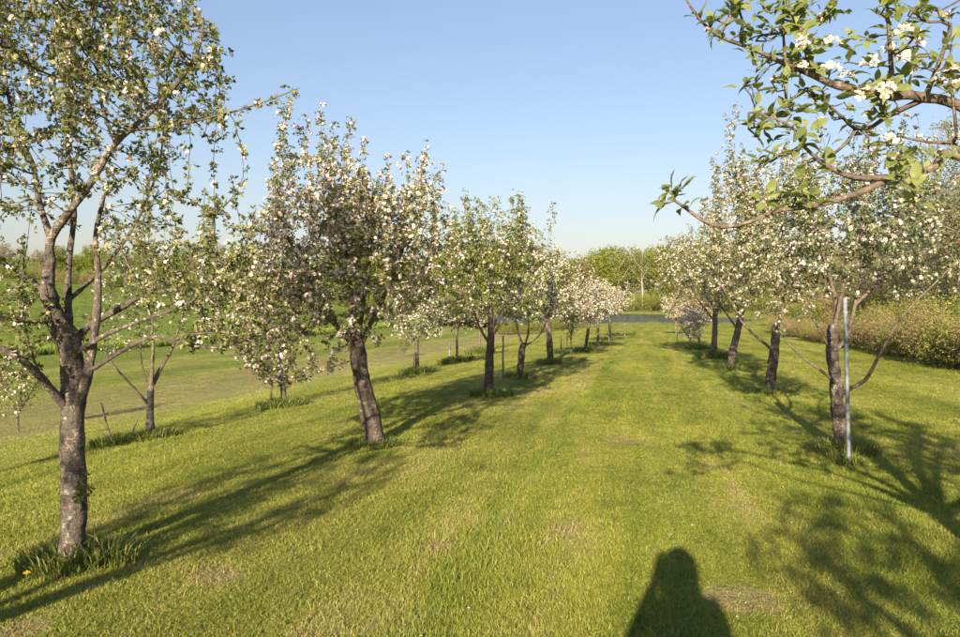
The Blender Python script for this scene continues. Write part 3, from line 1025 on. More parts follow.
apple(84, (714, 357), [(714, 345, 0), (715, 330, 0), (715, 315, 0)],
      [([(715, 322, 0), (702, 305, -.2), (690, 290, -.3), (676, 275, -.3)], .05, .012), ([(715, 316, 0), (722, 295, .1), (725, 270, .1)], .05, .012),
       ([(715, 316, 0), (705, 285, 0), (690, 255, 0), (680, 240, 0)], .04, .01)],
      [(480, 694, 278, 0, 1.5, 1.5, 1.35), (80, 672, 250, 0, .8, .6, .7)],
      'broad leafy apple tree with straight trunk, fourth in the right row', ('bark', 'twig', 'leaf', 'petal'),
      (.011, .9, 4, .062, .037, 1, 4, .06), (.34, 3, .027, 1), step=.13, infl=1.2, kill=.16, shoots=(30, 2.6, .4, .9), r=(.115, .09))

far_apple(85, (699, 347), 2.0, .7, 'small white-blossomed apple tree with thin grey stem, fifth in right row', ('bark', 'twig', 'leaf_grey', 'petal_pink'), .9, .05, 150)
far_apple(86, (690, 349), 1.5, .6, 'low bushy pinkish apple tree in the right row, close to the ground', ('bark', 'twig', 'leaf_grey', 'petal_pink'), .95, .04, 140, 0, .25)
far_apple(87, (676, 335), 2.5, 1.15, 'pinkish-white apple tree, last of the right row before the pond', ('bark', 'twig', 'leaf', 'petal_pink'), .9, .07, 260)

# ================================================================== nearest right-row tree: trunk outside the frame, boughs reaching in
B0 = Vector((2.72, 2.0, 0)); B0.z = float(T(B0.x, B0.y))
t = Tree(90)
rng = t.rng
t.line([(0, 0, -.04, .11), (.02, 0, .5, .10), (-.02, .02, 1.0, .092), (-.05, .0, 1.35, .085)], .08)
def wl(pts, r0, r1, step=.035):
    """near bough: (px,py,depth) absolute"""
    n = len(pts); out = []
    for i, p in enumerate(pts):
        q = (at(p[0], p[1], p[2]) if not isinstance(p, Vector) else p) - B0
        f = i / (n - 1)
        out.append((q.x, q.y, q.z, r0 * (1 - f) + r1 * f))
    t.line(out, step, True)
# main boughs towards the camera's view
wl([B0 + Vector((-.05, 0, 1.35)), B0 + Vector((-.5, .05, 1.75)), B0 + Vector((-1.0, .05, 2.02)), (965, 108, 2.05), (925, 98, 2.03), (905, 95, 2.02), (892, 97, 2.0), (853, 90, 1.97), (817, 77, 1.94), (808, 55, 1.92), (800, 30, 1.9), (788, 4, 1.9), (784, -30, 1.9)], .0175, .0045)
wl([(926, 98, 2.03), (905, 108, 2.05), (885, 118, 2.08), (872, 127, 2.08), (855, 129, 2.06), (842, 117, 2.02), (822, 100, 1.98), (806, 88, 1.95)], .008, .003)
wl([(855, 129, 2.06), (847, 142, 2.04), (832, 155, 2.0), (818, 163, 1.98)], .006, .003)
wl([(817, 77, 1.94), (800, 70, 1.93), (780, 62, 1.92), (750, 48, 1.9), (720, 37, 1.88), (700, 20, 1.86), (684, -4, 1.85)], .008, .003)
wl([(787, 118, 1.93), (786, 90, 1.92), (785, 60, 1.92), (783, 20, 1.93), (784, -10, 1.93)], .006, .003)
wl([(892, 97, 2.0), (892, 82, 1.98), (890, 50, 1.97), (888, 20, 1.96), (886, -8, 1.96)], .008, .004)
wl([B0 + Vector((-.05, 0, 1.32)), B0 + Vector((-.55, -.05, 1.55)), B0 + Vector((-1.05, -.1, 1.78)), (962, 158, 1.92), (935, 167, 1.9), (910, 175, 1.88), (880, 178, 1.86), (855, 178, 1.84), (830, 168, 1.82), (815, 157, 1.8), (803, 146, 1.79), (795, 130, 1.78), (776, 119, 1.77), (768, 118, 1.77)], .0125, .003)
wl([(893, 178, 1.87), (870, 188, 1.86), (847, 197, 1.84), (815, 206, 1.81), (780, 210, 1.78), (750, 222, 1.76), (722, 227, 1.75), (700, 219, 1.74), (685, 208, 1.73), (675, 201, 1.73)], .009, .0028)
wl([(803, 146, 1.79), (790, 152, 1.78), (770, 160, 1.77)], .005, .003)
wl([(925, 98, 2.03), (940, 60, 2.0), (950, 25, 1.97), (930, 22, 1.95), (912, 18, 1.94)], .008, .003)
wl([(966, 142, 2.0), (940, 143, 1.98), (915, 140, 1.97), (898, 136, 1.96)], .006, .003)
wl([(958, 150, 1.98), (954, 110, 1.95), (950, 75, 1.94), (951, 45, 1.93)], .005, .003)
# rest of the crown outside the frame
for k, (dx, dy, dz) in enumerate([(.8, -.4, 2.6), (.5, .9, 2.5), (-.3, -1.1, 2.6), (1.2, .4, 2.2), (.2, -.2, 3.2), (.9, 1.0, 2.0), (-.7, -.9, 2.3), (1.0, -1.0, 2.0)]):
    t.line([(-.05, 0, 1.3, .05), (dx * .4, dy * .4, 1.3 + (dz - 1.3) * .5, .035), (dx, dy, dz, .012)], .08, True)
cl = [(790, 15), (800, 20), (805, 5), (798, 30), (815, 22), (840, 5), (835, 15), (850, 32, 'd'), (800, 45, 'w'), (835, 47, 'w'), (828, 40), (850, 62), (835, 70, 'w'),
      (868, 65, 'w'), (880, 65), (815, 70), (800, 62), (790, 80), (800, 90), (885, 5), (895, 10), (905, 8), (915, 15), (920, 5), (930, 3), (902, 28), (897, 40, 'w'),
      (890, 55, 'w'), (912, 42), (917, 50, 'w'), (910, 65), (920, 73, 'w'), (935, 62), (945, 80, 'w'), (955, 78, 'w'), (945, 48), (955, 45), (957, 90), (860, 88),
      (885, 87, 'w'), (870, 95), (830, 105), (857, 100, 'w'), (875, 85), (785, 108), (790, 118), (818, 145), (830, 120), (870, 115), (885, 115), (895, 118), (880, 135),
      (885, 145, 'w'), (870, 152), (875, 160), (905, 160), (895, 165), (950, 145, 'b'), (940, 155), (800, 190), (790, 195), (805, 200), (905, 190), (918, 195), (915, 205),
      (785, 205), (752, 120), (765, 123), (750, 135), (770, 140), (780, 130), (778, 158, 'b'), (770, 160), (760, 165), (800, 165), (805, 185), (795, 200), (765, 203),
      (672, 195), (666, 202), (680, 190), (697, 17), (713, 22), (714, 33, 'b'), (730, 8), (740, 15), (750, 25), (760, 10), (770, 45), (745, 35), (755, 65), (765, 70),
      (752, 80), (742, 85), (770, 82), (765, 95), (755, 5), (775, 15), (820, 50), (845, 80, 'w'), (805, 110), (930, 85), (862, 45), (925, 30), (940, 12), (780, 40, 'w'), (770, 28),
      (760, 55), (810, 125), (825, 88), (850, 108), (903, 75), (875, 105), (800, 75, 'w'), (815, 8), (733, 22), (905, 55, 'w'), (955, 15, 'b'), (725, 15)]
apos, amark = [], []
base_n = len(t.pos)
PP = np.array(t.pos)
for c in cl:
    # stand each cluster at the depth of the nearest bough
    best, bd = None, 1e9
    for q in PP[:base_n]:
        wq = Vector(q) + B0
        if wq.y < .5 or wq.x > .72 * wq.y: continue
        v = wq - Vector((0, 0, EYE))
        cx = 480 + FPX * v.x / (v.y * CP - v.z * SP)
        cy = 318.5 - FPX * (v.z * CP + v.y * SP) / (v.y * CP - v.z * SP)
        dd = (cx - c[0]) ** 2 + (cy - c[1]) ** 2
        if dd < bd: bd, best = dd, wq.y
    apos.append(np.array(at(c[0], c[1], best + rng.uniform(-.10, .10)) - B0)); amark.append(c[2] if len(c) > 2 else '')
apos = np.array(apos)
t.grow(apos, .028, .35, .022, trop=(0, 0, .05), jit=.18, maxit=60)
near_n = len(t.pos)
crown = np.vstack([ell(rng, 620, (.35, -.1, 2.75), 1.35, 1.5, 1.05), ell(rng, 130, (.6, 0, 1.9), 1.1, 1.2, .5)])
ww = crown + np.array(B0)
keep = (ww[:, 0] > .72 * np.maximum(ww[:, 1], 0) + .12) | (ww[:, 1] < -.1) | (ww[:, 2] > EYE + .46 * np.maximum(ww[:, 1], 0) + .15)
keep &= ~((np.abs(ww[:, 0]) < .5) & (ww[:, 2] < 2.3))
crown = crown[keep]
t.grow(crown, .08, .7, .11)
t.finish(.0022)
near_tree = empty('apple_tree', B0)
tag(near_tree, 'nearest apple tree of the right row, boughs with big leaves reaching in at upper right', 'tree', GROUP_APPLE)
tr, br = t.wood(.6)
link('trunk', tr.mesh('trunk'), near_tree, M['bark'])
link('branches', br.mesh('branches'), near_tree, M['twig'])
# rosettes outside the frame are one mass of leaves
P_, A_ = t.spots(.0085, .9, 0.5, 2, .04)
far_in = []
for q in P_:
    wq = q + np.array(B0)
    far_in.append(not (wq[1] > .3 and abs(wq[0]) < .74 * wq[1] and wq[2] - EYE < .50 * wq[1]))
far_in = np.array(far_in)
Pf, Af = P_[far_in], A_[far_in]
g = leaves_geo(rng, Pf, Af, 5, .055, .032, 1)
lm = g.mesh('leaves', False)
tag(link('leaves', lm, near_tree, M['leaf_near']), kind='stuff')
f = rng.uniform(0, 1, len(Pf)) < .16
g = flowers_geo(rng, Pf[f], Af[f], 3, .019, 1)
tag(link('blossoms', g.mesh('blossoms', False), near_tree, M['petal']), kind='stuff')


def leaf_mesh(k):
    """one apple leaf lying along +X, 1 long, with stalk, fold and curl"""
    r_ = np.random.default_rng(500 + k)
    prof = [(0.0, 0.012), (.18, .014), (.27, .12), (.42, .205), (.58, .21), (.74, .16), (.88, .085), (1.0, .005)]
    curl = r_.uniform(-.2, .9); fold = r_.uniform(.1, .6); twist = r_.uniform(-.3, .3)
    V = []
    for (x, w_) in prof:
        zc = -curl * max(0, x - .16) ** 2 * .8 + .03 * math.sin(9 * x + k)
        for s_ in (-1, 0, 1):
            y = s_ * w_; z = zc + abs(s_) * w_ * fold + s_ * twist * x * w_ + (.015 * math.sin(14 * x + s_ + k) if s_ else 0)
            V.append((x, y, z))
    Fq = []
    for i in range(len(prof) - 1):
        a0 = 3 * i
        Fq += [(a0, a0 + 3, a0 + 4, a0 + 1), (a0 + 1, a0 + 4, a0 + 5, a0 + 2)]
    me = mesh_np('leaf', np.array(V), np.array(Fq), True, np.full(len(V), (k + .5) / 8))
    me.materials.append(M['leaf_near'])
    return me


def blossom_mesh(k):
    r_ = np.random.default_rng(700 + k)
    V, Fq, mi, rn = [], [], [], []
    cup = r_.uniform(.15, .6)
    for j in range(5):
        a0 = 2 * math.pi * j / 5 + r_.normal(0, .06)
        b0 = len(V)
        L_ = r_.uniform(.88, 1.1)
        for (r1, da, u) in [(.10, -.2, 0), (.10, .2, 0), (.5, -.52, .35), (.5, 0, .25), (.5, .52, .35), (.85, -.42, .8), (.88, 0, .7), (.85, .42, .8), (1.0, -.14, .95), (1.0, .14, .95)]:
            V.append((L_ * r1 * math.cos(a0 + da), L_ * r1 * math.sin(a0 + da), cup * u * r1))
            rn.append(r_.uniform(.3, 1))
        for q in [(0, 2, 3), (0, 3, 1), (1, 3, 4), (2, 5, 6), (2, 6, 3), (3, 6, 7), (3, 7, 4), (5, 8, 6), (6, 8, 9), (6, 9, 7)]:
            Fq.append([b0 + i for i in q]); mi.append(0)
    for j in range(9):
        a0 = r_.uniform(0, 6.28); rr_ = r_.uniform(.08, .28)
        b0 = len(V)
        x, y = rr_ * math.cos(a0), rr_ * math.sin(a0)
        V += [(x - .05, y - .04, .05), (x + .05, y - .04, .05), (x * 1.2, y * 1.2, .40)]
        rn += [r_.uniform()] * 3
        Fq.append([b0, b0 + 1, b0 + 2]); mi.append(1)
    me = mesh_np('blossom', np.array(V), np.array(Fq), False, np.array(rn), mi)
    me.materials.append(M['petal']); me.materials.append(M['stamen'])
    return me


def bud_mesh():
    V, Fq = [], []
    rings = [(.0, .15), (.3, .42), (.7, .45), (1.0, .25), (1.15, .02)]
    for z, r_ in rings:
        for j in range(7): V.append((r_ * math.cos(j * .898), r_ * math.sin(j * .898), z))
    for i in range(4):
        for j in range(7): Fq.append([7 * i + j, 7 * i + (j + 1) % 7, 7 * i + 7 + (j + 1) % 7, 7 * i + 7 + j])
    me = mesh_np('bud', np.array(V), np.array(Fq), True, np.linspace(0, 1, len(V)))
    me.materials.append(M['bud'])
    return me


LM = [leaf_mesh(k) for k in range(8)]
BM = [blossom_mesh(k) for k in range(4)]
UM = bud_mesh()


def frame(p, d, up):
    d = d.normalized(); s_ = up.cross(d)
    if s_.length < 1e-4: s_ = Vector((1, 0, 0)).cross(d)
    s_.normalize(); n_ = d.cross(s_)
    return Matrix((( d.x, s_.x, n_.x, p.x), (d.y, s_.y, n_.y, p.y), (d.z, s_.z, n_.z, p.z), (0, 0, 0, 1)))


def place(name, me, p, d, up, sc, parent):
    o = bpy.data.objects.new(name, me)
    COL.objects.link(o); o.parent = parent
    o.matrix_local = frame(p, d, up) @ Matrix.Scale(sc, 4)
    return o


rs = random.Random(4)
nleaf = 0
extra = Geo()
order = list(range(len(cl))); rs.shuffle(order)
order += [i for i in order if amark[i] != 'w' and rs.random() < .6]
seen = set()
for ci in order:
    c = Vector(apos[ci]); mark = amark[ci]
    q = np.argmin(((t.P - apos[ci]) ** 2).sum(1))
    p = Vector(t.P[q])
    if ci in seen:
        mark = ''
        q2 = t.par[q]; q2 = t.par[q2] if q2 >= 0 and t.par[q2] >= 0 else q
        p = Vector(t.P[q2])
    seen.add(ci)
    ax = Vector((rs.uniform(-.5, .3), rs.uniform(-.6, .2), rs.uniform(.1, 1))).normalized()
    if cl[ci][0] < 690: ax = Vector((-.6, -.1, .8)).normalized()
    nl = rs.choice((4, 5, 5, 6)) if mark != 'w' else 5
    ph = rs.uniform(0, 6.28)
    t1 = ax.orthogonal().normalized(); t2 = ax.cross(t1)
    for k in range(nl):
        a_ = ph + k * 2.4 + rs.uniform(-.3, .3)
        rad_ = t1 * math.cos(a_) + t2 * math.sin(a_)
        d = (rad_ + ax * rs.uniform(.1, 1.1) + Vector((0, 0, -.15))).normalized()
        L_ = (rs.uniform(.022, .048) if rs.random() < .85 else rs.uniform(.048, .065))
        pp = p + Vector((rs.gauss(0, .006), rs.gauss(0, .006), rs.gauss(0, .006)))
        if nleaf < 300:
            place('leaf', LM[rs.randrange(8)], pp, d, ax, L_, near_tree); nleaf += 1
        else:
            extra.add(*[np.array([(frame(pp, d, ax) @ Matrix.Scale(L_, 4)) @ v.co for v in LM[k % 8].vertices])], np.array([list(f_.vertices) for f_ in LM[k % 8].polygons]), None, np.full(len(LM[k % 8].vertices), rs.random()))
    if mark == 'w':
        for k in range(rs.choice((4, 5, 5))):
            d = (ax * .7 + Vector((rs.gauss(0, .6), rs.gauss(0, .6) - .6, rs.gauss(0, .6)))).normalized()
            place('blossom', BM[rs.randrange(4)], p + d * .020, d.orthogonal(), d, rs.uniform(.0125, .0165), near_tree)
    if mark == 'b' or (mark == 'w' and rs.random() < .5) or rs.random() < .08:
        for k in range(3):
            d = (ax + Vector((rs.gauss(0, .5), rs.gauss(0, .5), rs.gauss(0, .5)))).normalized()
            place('bud', UM, p + d * .016, d.orthogonal(), d, rs.uniform(.007, .010), near_tree)
if extra.V:
    tag(link('foliage', extra.mesh('foliage', True), near_tree, M['leaf_near']), kind='stuff')

# the tree behind the camera in the same row: only its shadow shows, lower right
def backtree(seed, B, ells, label, leaf=(.0085, .9, 5, .055, .032, 1, 2, .04)):
    t = Tree(seed)
    t.line([(0, 0, -.04, .1), (0, .02, .6, .09), (.03, 0, 1.3, .08)], .1)
    for k in range(6):
        a_ = k * 1.05 + .3
        t.line([(.03, 0, 1.25, .045), (.5 * math.cos(a_), .5 * math.sin(a_), 1.9, .03), (1.0 * math.cos(a_), 1.0 * math.sin(a_), 2.5, .012)], .1, True)
    t.grow(np.vstack([ell(t.rng, *e) for e in ells]), .09, .8, .12)
    t.finish(.0025)
    return tree_object('apple_tree', B, t, ('bark', 'twig', 'leaf', 'petal'), leaf, (.2, 3, .02, 1), label, 'tree', GROUP_APPLE, .6)


p = Vector((1.05, -2.7, 0)); p.z = float(T(p.x, p.y))
backtree(91, p, [(230, (-.25, 0, 2.4), 1.0, 1.4, .75)], 'apple tree just out of view whose crown shadow dapples the lower right grass')

p = Vector((-3.8, -.5, 0)); p.z = float(T(p.x, p.y))
backtree(92, p, [(240, (0, 0, 2.4), 1.2, 1.3, .8)], 'apple tree just out of view whose shadow streaks the grass right of the left trunk')

p = Vector((-6.9, 5.6, 0)); p.z = float(T(p.x, p.y))
backtree(93, p, [(330, (0, 0, 2.3), 1.3, 1.5, .95)], 'apple tree out of view at left whose shadow lies at the thin grey tree')

# ================================================================== posts, stakes and the steel pole
def tube_mesh(name, pts, r0, r1, k, mat, smooth=True, rough=0.0):
    pts = np.array(pts, float)
    V, Q, C = tube(pts, np.linspace(r0, r1, len(pts)), k, np.random.default_rng(3), rough)
    g = Geo(); g.add(V, Q, C)
    me = g.mesh(name, smooth)
    me.materials.append(mat)
    return me


B = ground(849, 463)
root = empty('steel_pole', B)
tag(root, 'grey galvanised steel pole standing in front of the apple tree on the right', 'pole')
top = at(845, 302, B.y) - B
link('shaft', tube_mesh('shaft', [(0, 0, -.1)] + [tuple(top * f_) for f_ in (.2, .4, .6, .8, 1)], .021, .021, 14, M['steel']), root)
d = top.normalized()
link('cap', tube_mesh('cap', [tuple(top - d * .01), tuple(top + d * .02), tuple(top + d * .035), tuple(top + d * .04)], .026, .020, 14, M['steel']), root)
link('clamp', tube_mesh('clamp', [tuple(top * .93), tuple(top * .945)], .028, .028, 12, M['steel']), root)


def stake(base, topx, topy, r_, mat, label, name='stake', dd=0.0, group='stakes and posts beside the trees', flat=False):
    B = ground(*base)
    tp = at(topx, topy, B.y + dd) - B
    pts = [tuple(tp * -.08)] + [tuple(tp * f_ + Vector((.004 * math.sin(9 * f_ + base[0]), .004 * math.cos(7 * f_), 0))) for f_ in (0, .25, .5, .75, .97)] + [tuple(tp)]
    me = tube_mesh(name, pts, r_, r_ * .85, 6 if flat else 8, mat, not flat, .06)
    o = link(name, me)
    o.location = B
    tag(o, label, 'stake' if name == 'stake' else 'post', group)
    return o


stake((113, 446), 101, 403, .017, M['stake'], 'weathered wooden stake leaning left, beside the thin grey apple tree', flat=True)
stake((129, 441), 137, 420, .016, M['stake'], 'short broken stake leaning right beside the thin grey apple tree', flat=True)
stake((271, 408), 272, 377, .02, M['stake'], 'upright pale stake beside the half hidden tree trunk behind the leaning tree')
stake((250, 390), 249, 360, .013, M['post_red'], 'thin rusty post standing in the mown strip at left', 'post')
stake((259, 388), 258, 363, .011, M['post_green'], 'thin greenish post beside the rusty post and a small bush', 'post')
stake((503, 380), 503, 336, .024, M['post_green'], 'tall dark metal post right of the green leafy tree trunk', 'post')
stake((561, 354), 561, 336, .024, M['post_green'], 'dark post right of the straight trunk, nearer of a pair', 'post')
stake((567, 352), 567, 335, .018, M['post_red'], 'thin rust coloured post, farther of a pair in left row', 'post')
stake((414, 374), 414, 352, .018, M['stake'], 'pale stake left of the round pinkish tree trunk')
stake((449, 363), 450, 342, .03, M['guard'], 'pale post beside the young tree in the dark weed clump', 'post')
stake((472, 354), 473, 341, .02, M['stake'], 'distant grey stake at the far end of the row behind')
stake((609, 341), 609, 324, .03, M['stake'], 'distant stake near the last tree of the left row')
stake((625, 336), 625, 320, .03, M['guard'], 'distant pale stake nearest to the pond, in open grass')
stake((677, 345), 677, 333, .02, M['stake'], 'distant stake by the last tree of the right row')
# sapling row farther left
def sapling(seed, base, h, rx, label, mats=('bark', 'twig', 'leaf', 'petal'), share=.3):
    far_apple(seed, base, h, rx, label, mats, share, .03, 60, 0, .3)


sapling(76, (18, 432), 1.5, .6, 'small bushy sapling at the far left edge among dry mown grass')
sapling(77, (265, 389), 0.75, .35, 'tiny bushy sapling beside the rusty post in mown strip', share=0)
sapling(78, (404, 357), 0.9, .5, 'little dark green sapling in the distant third row', share=0)

# ================================================================== grass
def tuft_mesh(seed, nb, spread, h, wdt, bend):
    r_ = np.random.default_rng(seed)
    V, Fq, rn = [], [], []
    for b in range(nb):
        a_ = r_.uniform(0, 6.283); rr_ = spread * math.sqrt(r_.uniform())
        x, y = rr_ * math.cos(a_), rr_ * math.sin(a_)
        hd = r_.uniform(0, 6.283); dx, dy = math.cos(hd), math.sin(hd)
        hh = h * r_.uniform(.45, 1.15); bn = bend * r_.uniform(.2, 1.3) * hh
        fa = r_.uniform(0, 6.283); wx, wy = math.cos(fa) * wdt / 2, math.sin(fa) * wdt / 2
        b0 = len(V); q = r_.uniform()
        V += [(x - wx, y - wy, -.006), (x + wx, y + wy, -.006),
              (x + dx * bn * .35 + wx * .8, y + dy * bn * .35 + wy * .8, hh * .6), (x + dx * bn * .35 - wx * .8, y + dy * bn * .35 - wy * .8, hh * .6),
              (x + dx * bn, y + dy * bn, hh * .95)]
        rn += [q] * 5
        Fq += [(b0, b0 + 1, b0 + 2), (b0, b0 + 2, b0 + 3), (b0 + 3, b0 + 2, b0 + 4)]
    return mesh_np('grass_tuft', np.array(V), np.array(Fq), False, np.array(rn))


def grass_nodes(tufts):
    ng = bpy.data.node_groups.new('scatter_grass', 'GeometryNodeTree')
    ng.interface.new_socket('Geometry', in_out='INPUT', socket_type='NodeSocketGeometry')
    ng.interface.new_socket('Geometry', in_out='OUTPUT', socket_type='NodeSocketGeometry')
    gi = ng.nodes.new('NodeGroupInput'); go = ng.nodes.new('NodeGroupOutput')
    join = ng.nodes.new('GeometryNodeGeometryToInstance')
    for o in tufts:
        oi = ng.nodes.new('GeometryNodeObjectInfo')
        oi.inputs['Object'].default_value = o
        oi.inputs['As Instance'].default_value = False
        ng.links.new(oi.outputs['Geometry'], join.inputs[0])
    iop = ng.nodes.new('GeometryNodeInstanceOnPoints')
    iop.inputs['Pick Instance'].default_value = True
    def na(name, ty):
        n = ng.nodes.new('GeometryNodeInputNamedAttribute'); n.data_type = ty
        n.inputs[0].default_value = name
        return [o_ for o_ in n.outputs if o_.enabled][0]
    ng.links.new(gi.outputs[0], iop.inputs['Points'])
    ng.links.new(join.outputs[0], iop.inputs['Instance'])
    ng.links.new(na('pick', 'INT'), iop.inputs['Instance Index'])
    ng.links.new(na('rot', 'FLOAT_VECTOR'), iop.inputs['Rotation'])
    ng.links.new(na('scl', 'FLOAT_VECTOR'), iop.inputs['Scale'])
    ng.links.new(iop.outputs[0], go.inputs[0])
    return ng


def scatter(name, X, Y, tufts, scale, rng, label, mat, cat='grass', zoff=0.0):
    n = len(X)
    me = bpy.data.meshes.new(name)
    me.vertices.add(n)
    me.vertices.foreach_set('co', np.stack([X, Y, T(X, Y) + zoff], -1).astype(np.float32).ravel())
    a1 = me.attributes.new('pick', 'INT', 'POINT'); a1.data.foreach_set('value', rng.integers(0, len(tufts), n).astype(np.int32))
    rot = np.stack([rng.normal(0, .12, n), rng.normal(0, .12, n), rng.uniform(0, 6.283, n)], -1)
    a2 = me.attributes.new('rot', 'FLOAT_VECTOR', 'POINT'); a2.data.foreach_set('vector', rot.astype(np.float32).ravel())
    a3 = me.attributes.new('scl', 'FLOAT_VECTOR', 'POINT'); a3.data.foreach_set('vector', scale.astype(np.float32).ravel())
    o = link(name, me, mat=mat)
    md = o.modifiers.new('scatter', 'NODES')
    md.node_group = grass_nodes(tufts)
    tag(o, label, cat, kind='stuff')
    return o


tufts = []
for k in range(6):
    me = tuft_mesh(40 + k, 26, .085, .020 if k < 4 else .031, .0036, 1.4)
    me.materials.append(M['grass'])
    tufts.append(bpy.data.objects.new('grass_tuft', me))      # template for the scatter, not in the scene itself

grng = np.random.default_rng(5)
def wedge(n, d0, d1, grow=1.0):
    """points in front of the camera, thinning with distance"""
    u = grng.uniform(0, 1, n)
    d = d0 * (d1 / d0) ** u
    x = grng.uniform(-1, 1, n) * (d * .74 + 1.2)
    return x, d


x, y = wedge(165000, 2.6, 95)
# clumpy sward: drop points in thin places and in the bare spots
th = .5 + .25 * np.sin(2.1 * x + 1.1 * y) * np.sin(1.3 * y - .7 * x + 1) + .25 * np.sin(5.7 * x + 2) * np.sin(4.9 * y)
keep = grng.uniform(0, 1, len(x)) < .55 + .45 * th
for (bx, by, br_) in PATCHW:
    dd = np.hypot(x - bx, y - by) / br_
    keep &= ~((dd < 1.0) & (grng.uniform(0, 1, len(x)) < .8 * (1 - dd * .6)))
x, y = x[keep], y[keep]
sx = np.clip(.75 + y * .045, .8, 3.4) * grng.uniform(.75, 1.3, len(x))
ss = CT * x - ST * y
hz = .82 * (1 + .5 * np.exp(-((ss + 1.16 + .06 * np.sin(.9 * y)) / .13) ** 2)) * np.where(grng.uniform(0, 1, len(x)) < .03, 1.9, 1.0) * grng.uniform(.6, 1.25, len(x)) * (1 + .25 * np.sin(1.7 * x + .3 * y)) * np.clip(.85 + y * .012, .9, 1.7)
scatter('grass', x, y, tufts, np.stack([sx, sx, hz], -1), grng, 'short mown orchard grass covering the ground between the rows', M['grass'])

# longer grass and weeds round each trunk, one clump per tree
def clump(base, rad_, h, nb, label, seed, name='grass_clump', mat='rank', off=(0, 0), wdt=.006):
    B = ground(*base)
    r_ = np.random.default_rng(seed)
    V, Fq, rn = [], [], []
    for b in range(nb):
        a_ = r_.uniform(0, 6.283); rr_ = rad_ * math.sqrt(r_.uniform())
        x, y = rr_ * math.cos(a_) + off[0], rr_ * math.sin(a_) + off[1]
        z = float(T(B.x + x, B.y + y)) - B.z - .01
        hd = a_ + r_.normal(0, .8); dx, dy = math.cos(hd), math.sin(hd)
        hh = h * r_.uniform(.35, 1.1) * (1 - .35 * rr_ / rad_); bn = r_.uniform(.1, .8) * hh
        fa = r_.uniform(0, 6.283); w_ = wdt * r_.uniform(.6, 1.3) / 2; wx, wy = math.cos(fa) * w_, math.sin(fa) * w_
        b0 = len(V); q = r_.uniform()
        for (k, f_) in ((0, 0), (.12, .4), (.45, .75)):
            V += [(x + dx * bn * k - wx, y + dy * bn * k - wy, z + hh * f_), (x + dx * bn * k + wx, y + dy * bn * k + wy, z + hh * f_)]
        V.append((x + dx * bn, y + dy * bn, z + hh * .95)); rn += [q] * 7
        Fq += [(b0, b0 + 1, b0 + 3), (b0, b0 + 3, b0 + 2), (b0 + 2, b0 + 3, b0 + 5), (b0 + 2, b0 + 5, b0 + 4), (b0 + 4, b0 + 5, b0 + 6)]
    o = link(name, mesh_np(name, np.array(V), np.array(Fq), False, np.array(rn)), mat=M[mat])
    o.location = B
    tag(o, label, 'grass', 'clumps of longer grass at the tree bases')
    return o


clump((70, 566), .30, .17, 1300, 'tall grass clump round the foot of the thick trunk at the left edge', 1)
clump((108, 563), .20, .23, 350, 'tuft of long blades just right of the thick left trunk', 2, wdt=.008)
clump((375, 446), .30, .16, 800, 'grass clump at the foot of the trunk leaning left', 3)
clump((490, 396), .42, .22, 900, 'dark weedy grass at the foot of the green leafy tree', 4, wdt=.01)
clump((519, 378), .4, .18, 500, 'grass clump under the three-armed slender tree', 5, wdt=.012)
clump((551, 364), .45, .24, 600, 'dark grass clump under the straight white-flowered tree', 6, wdt=.014)
clump((586, 352), .5, .30, 600, 'grass clump under the leaning sixth tree of left row', 7, wdt=.016)
clump((599, 345), .5, .26, 500, 'grass clump under the seventh tree of left row', 8, wdt=.016)
clump((842, 452), .40, .20, 1300, 'grass clump with a dandelion at the foot of the pole-side tree', 9, wdt=.007)
clump((849, 464), .16, .15, 350, 'small grass tuft at the foot of the steel pole', 10, wdt=.007)
clump((771, 393), .42, .18, 800, 'grass clump under the second tree of the right row', 11, wdt=.01)
clump((730, 369), .5, .24, 700, 'grass clump under the right-leaning trunk', 12, wdt=.012)
clump((714, 358), .55, .32, 700, 'dark grass clump under the fourth tree of the right row', 13, wdt=.015)
clump((696, 349), .6, .30, 600, 'grass clump under the low white trees of the right row', 14, wdt=.016)
clump((150, 440), .40, .22, 800, 'grass clump at the foot of the thin grey tree', 15, wdt=.01)
clump((116, 445), .34, .24, 500, 'weedy grass round the leaning wooden stake', 16, wdt=.01)
clump((282, 407), .50, .26, 900, 'dark mounded weeds at the foot of the half hidden tree', 17, wdt=.012)
clump((417, 374), .55, .32, 900, 'dark mounded weeds under the round pinkish tree', 18, wdt=.014)
clump((456, 363), .65, .36, 900, 'dark mounded weeds round the young pale-stemmed tree', 19, wdt=.016)
clump((480, 354), .7, .5, 900, 'green weed mound at the far end of the row behind', 20, wdt=.018)

# ridge of longer grass along the edge of the field
rr2 = np.random.default_rng(77)
tall = []
for k in range(3):
    me = tuft_mesh(80 + k, 30, .30, .42, .028, .5)
    me.materials.append(M['grass'])
    tall.append(bpy.data.objects.new('field_tuft', me))
n_ = 9000
tt_ = rr2.uniform(-10, 150, n_); s_ = -37.6 - np.abs(rr2.normal(0, 1.8, n_))
X = CT * s_ + ST * tt_; Y = -ST * s_ + CT * tt_
k_ = (Y > 10) & (np.abs(X) < Y * .8 + 3)
X, Y = X[k_], Y[k_]
sc = rr2.uniform(.7, 1.5, len(X))
scatter('field_grass', X, Y, tall, np.stack([sc, sc, sc * rr2.uniform(.7, 1.2, len(X))], -1), rr2, 'longer green grass along the near edge of the sown field', M['grass'])

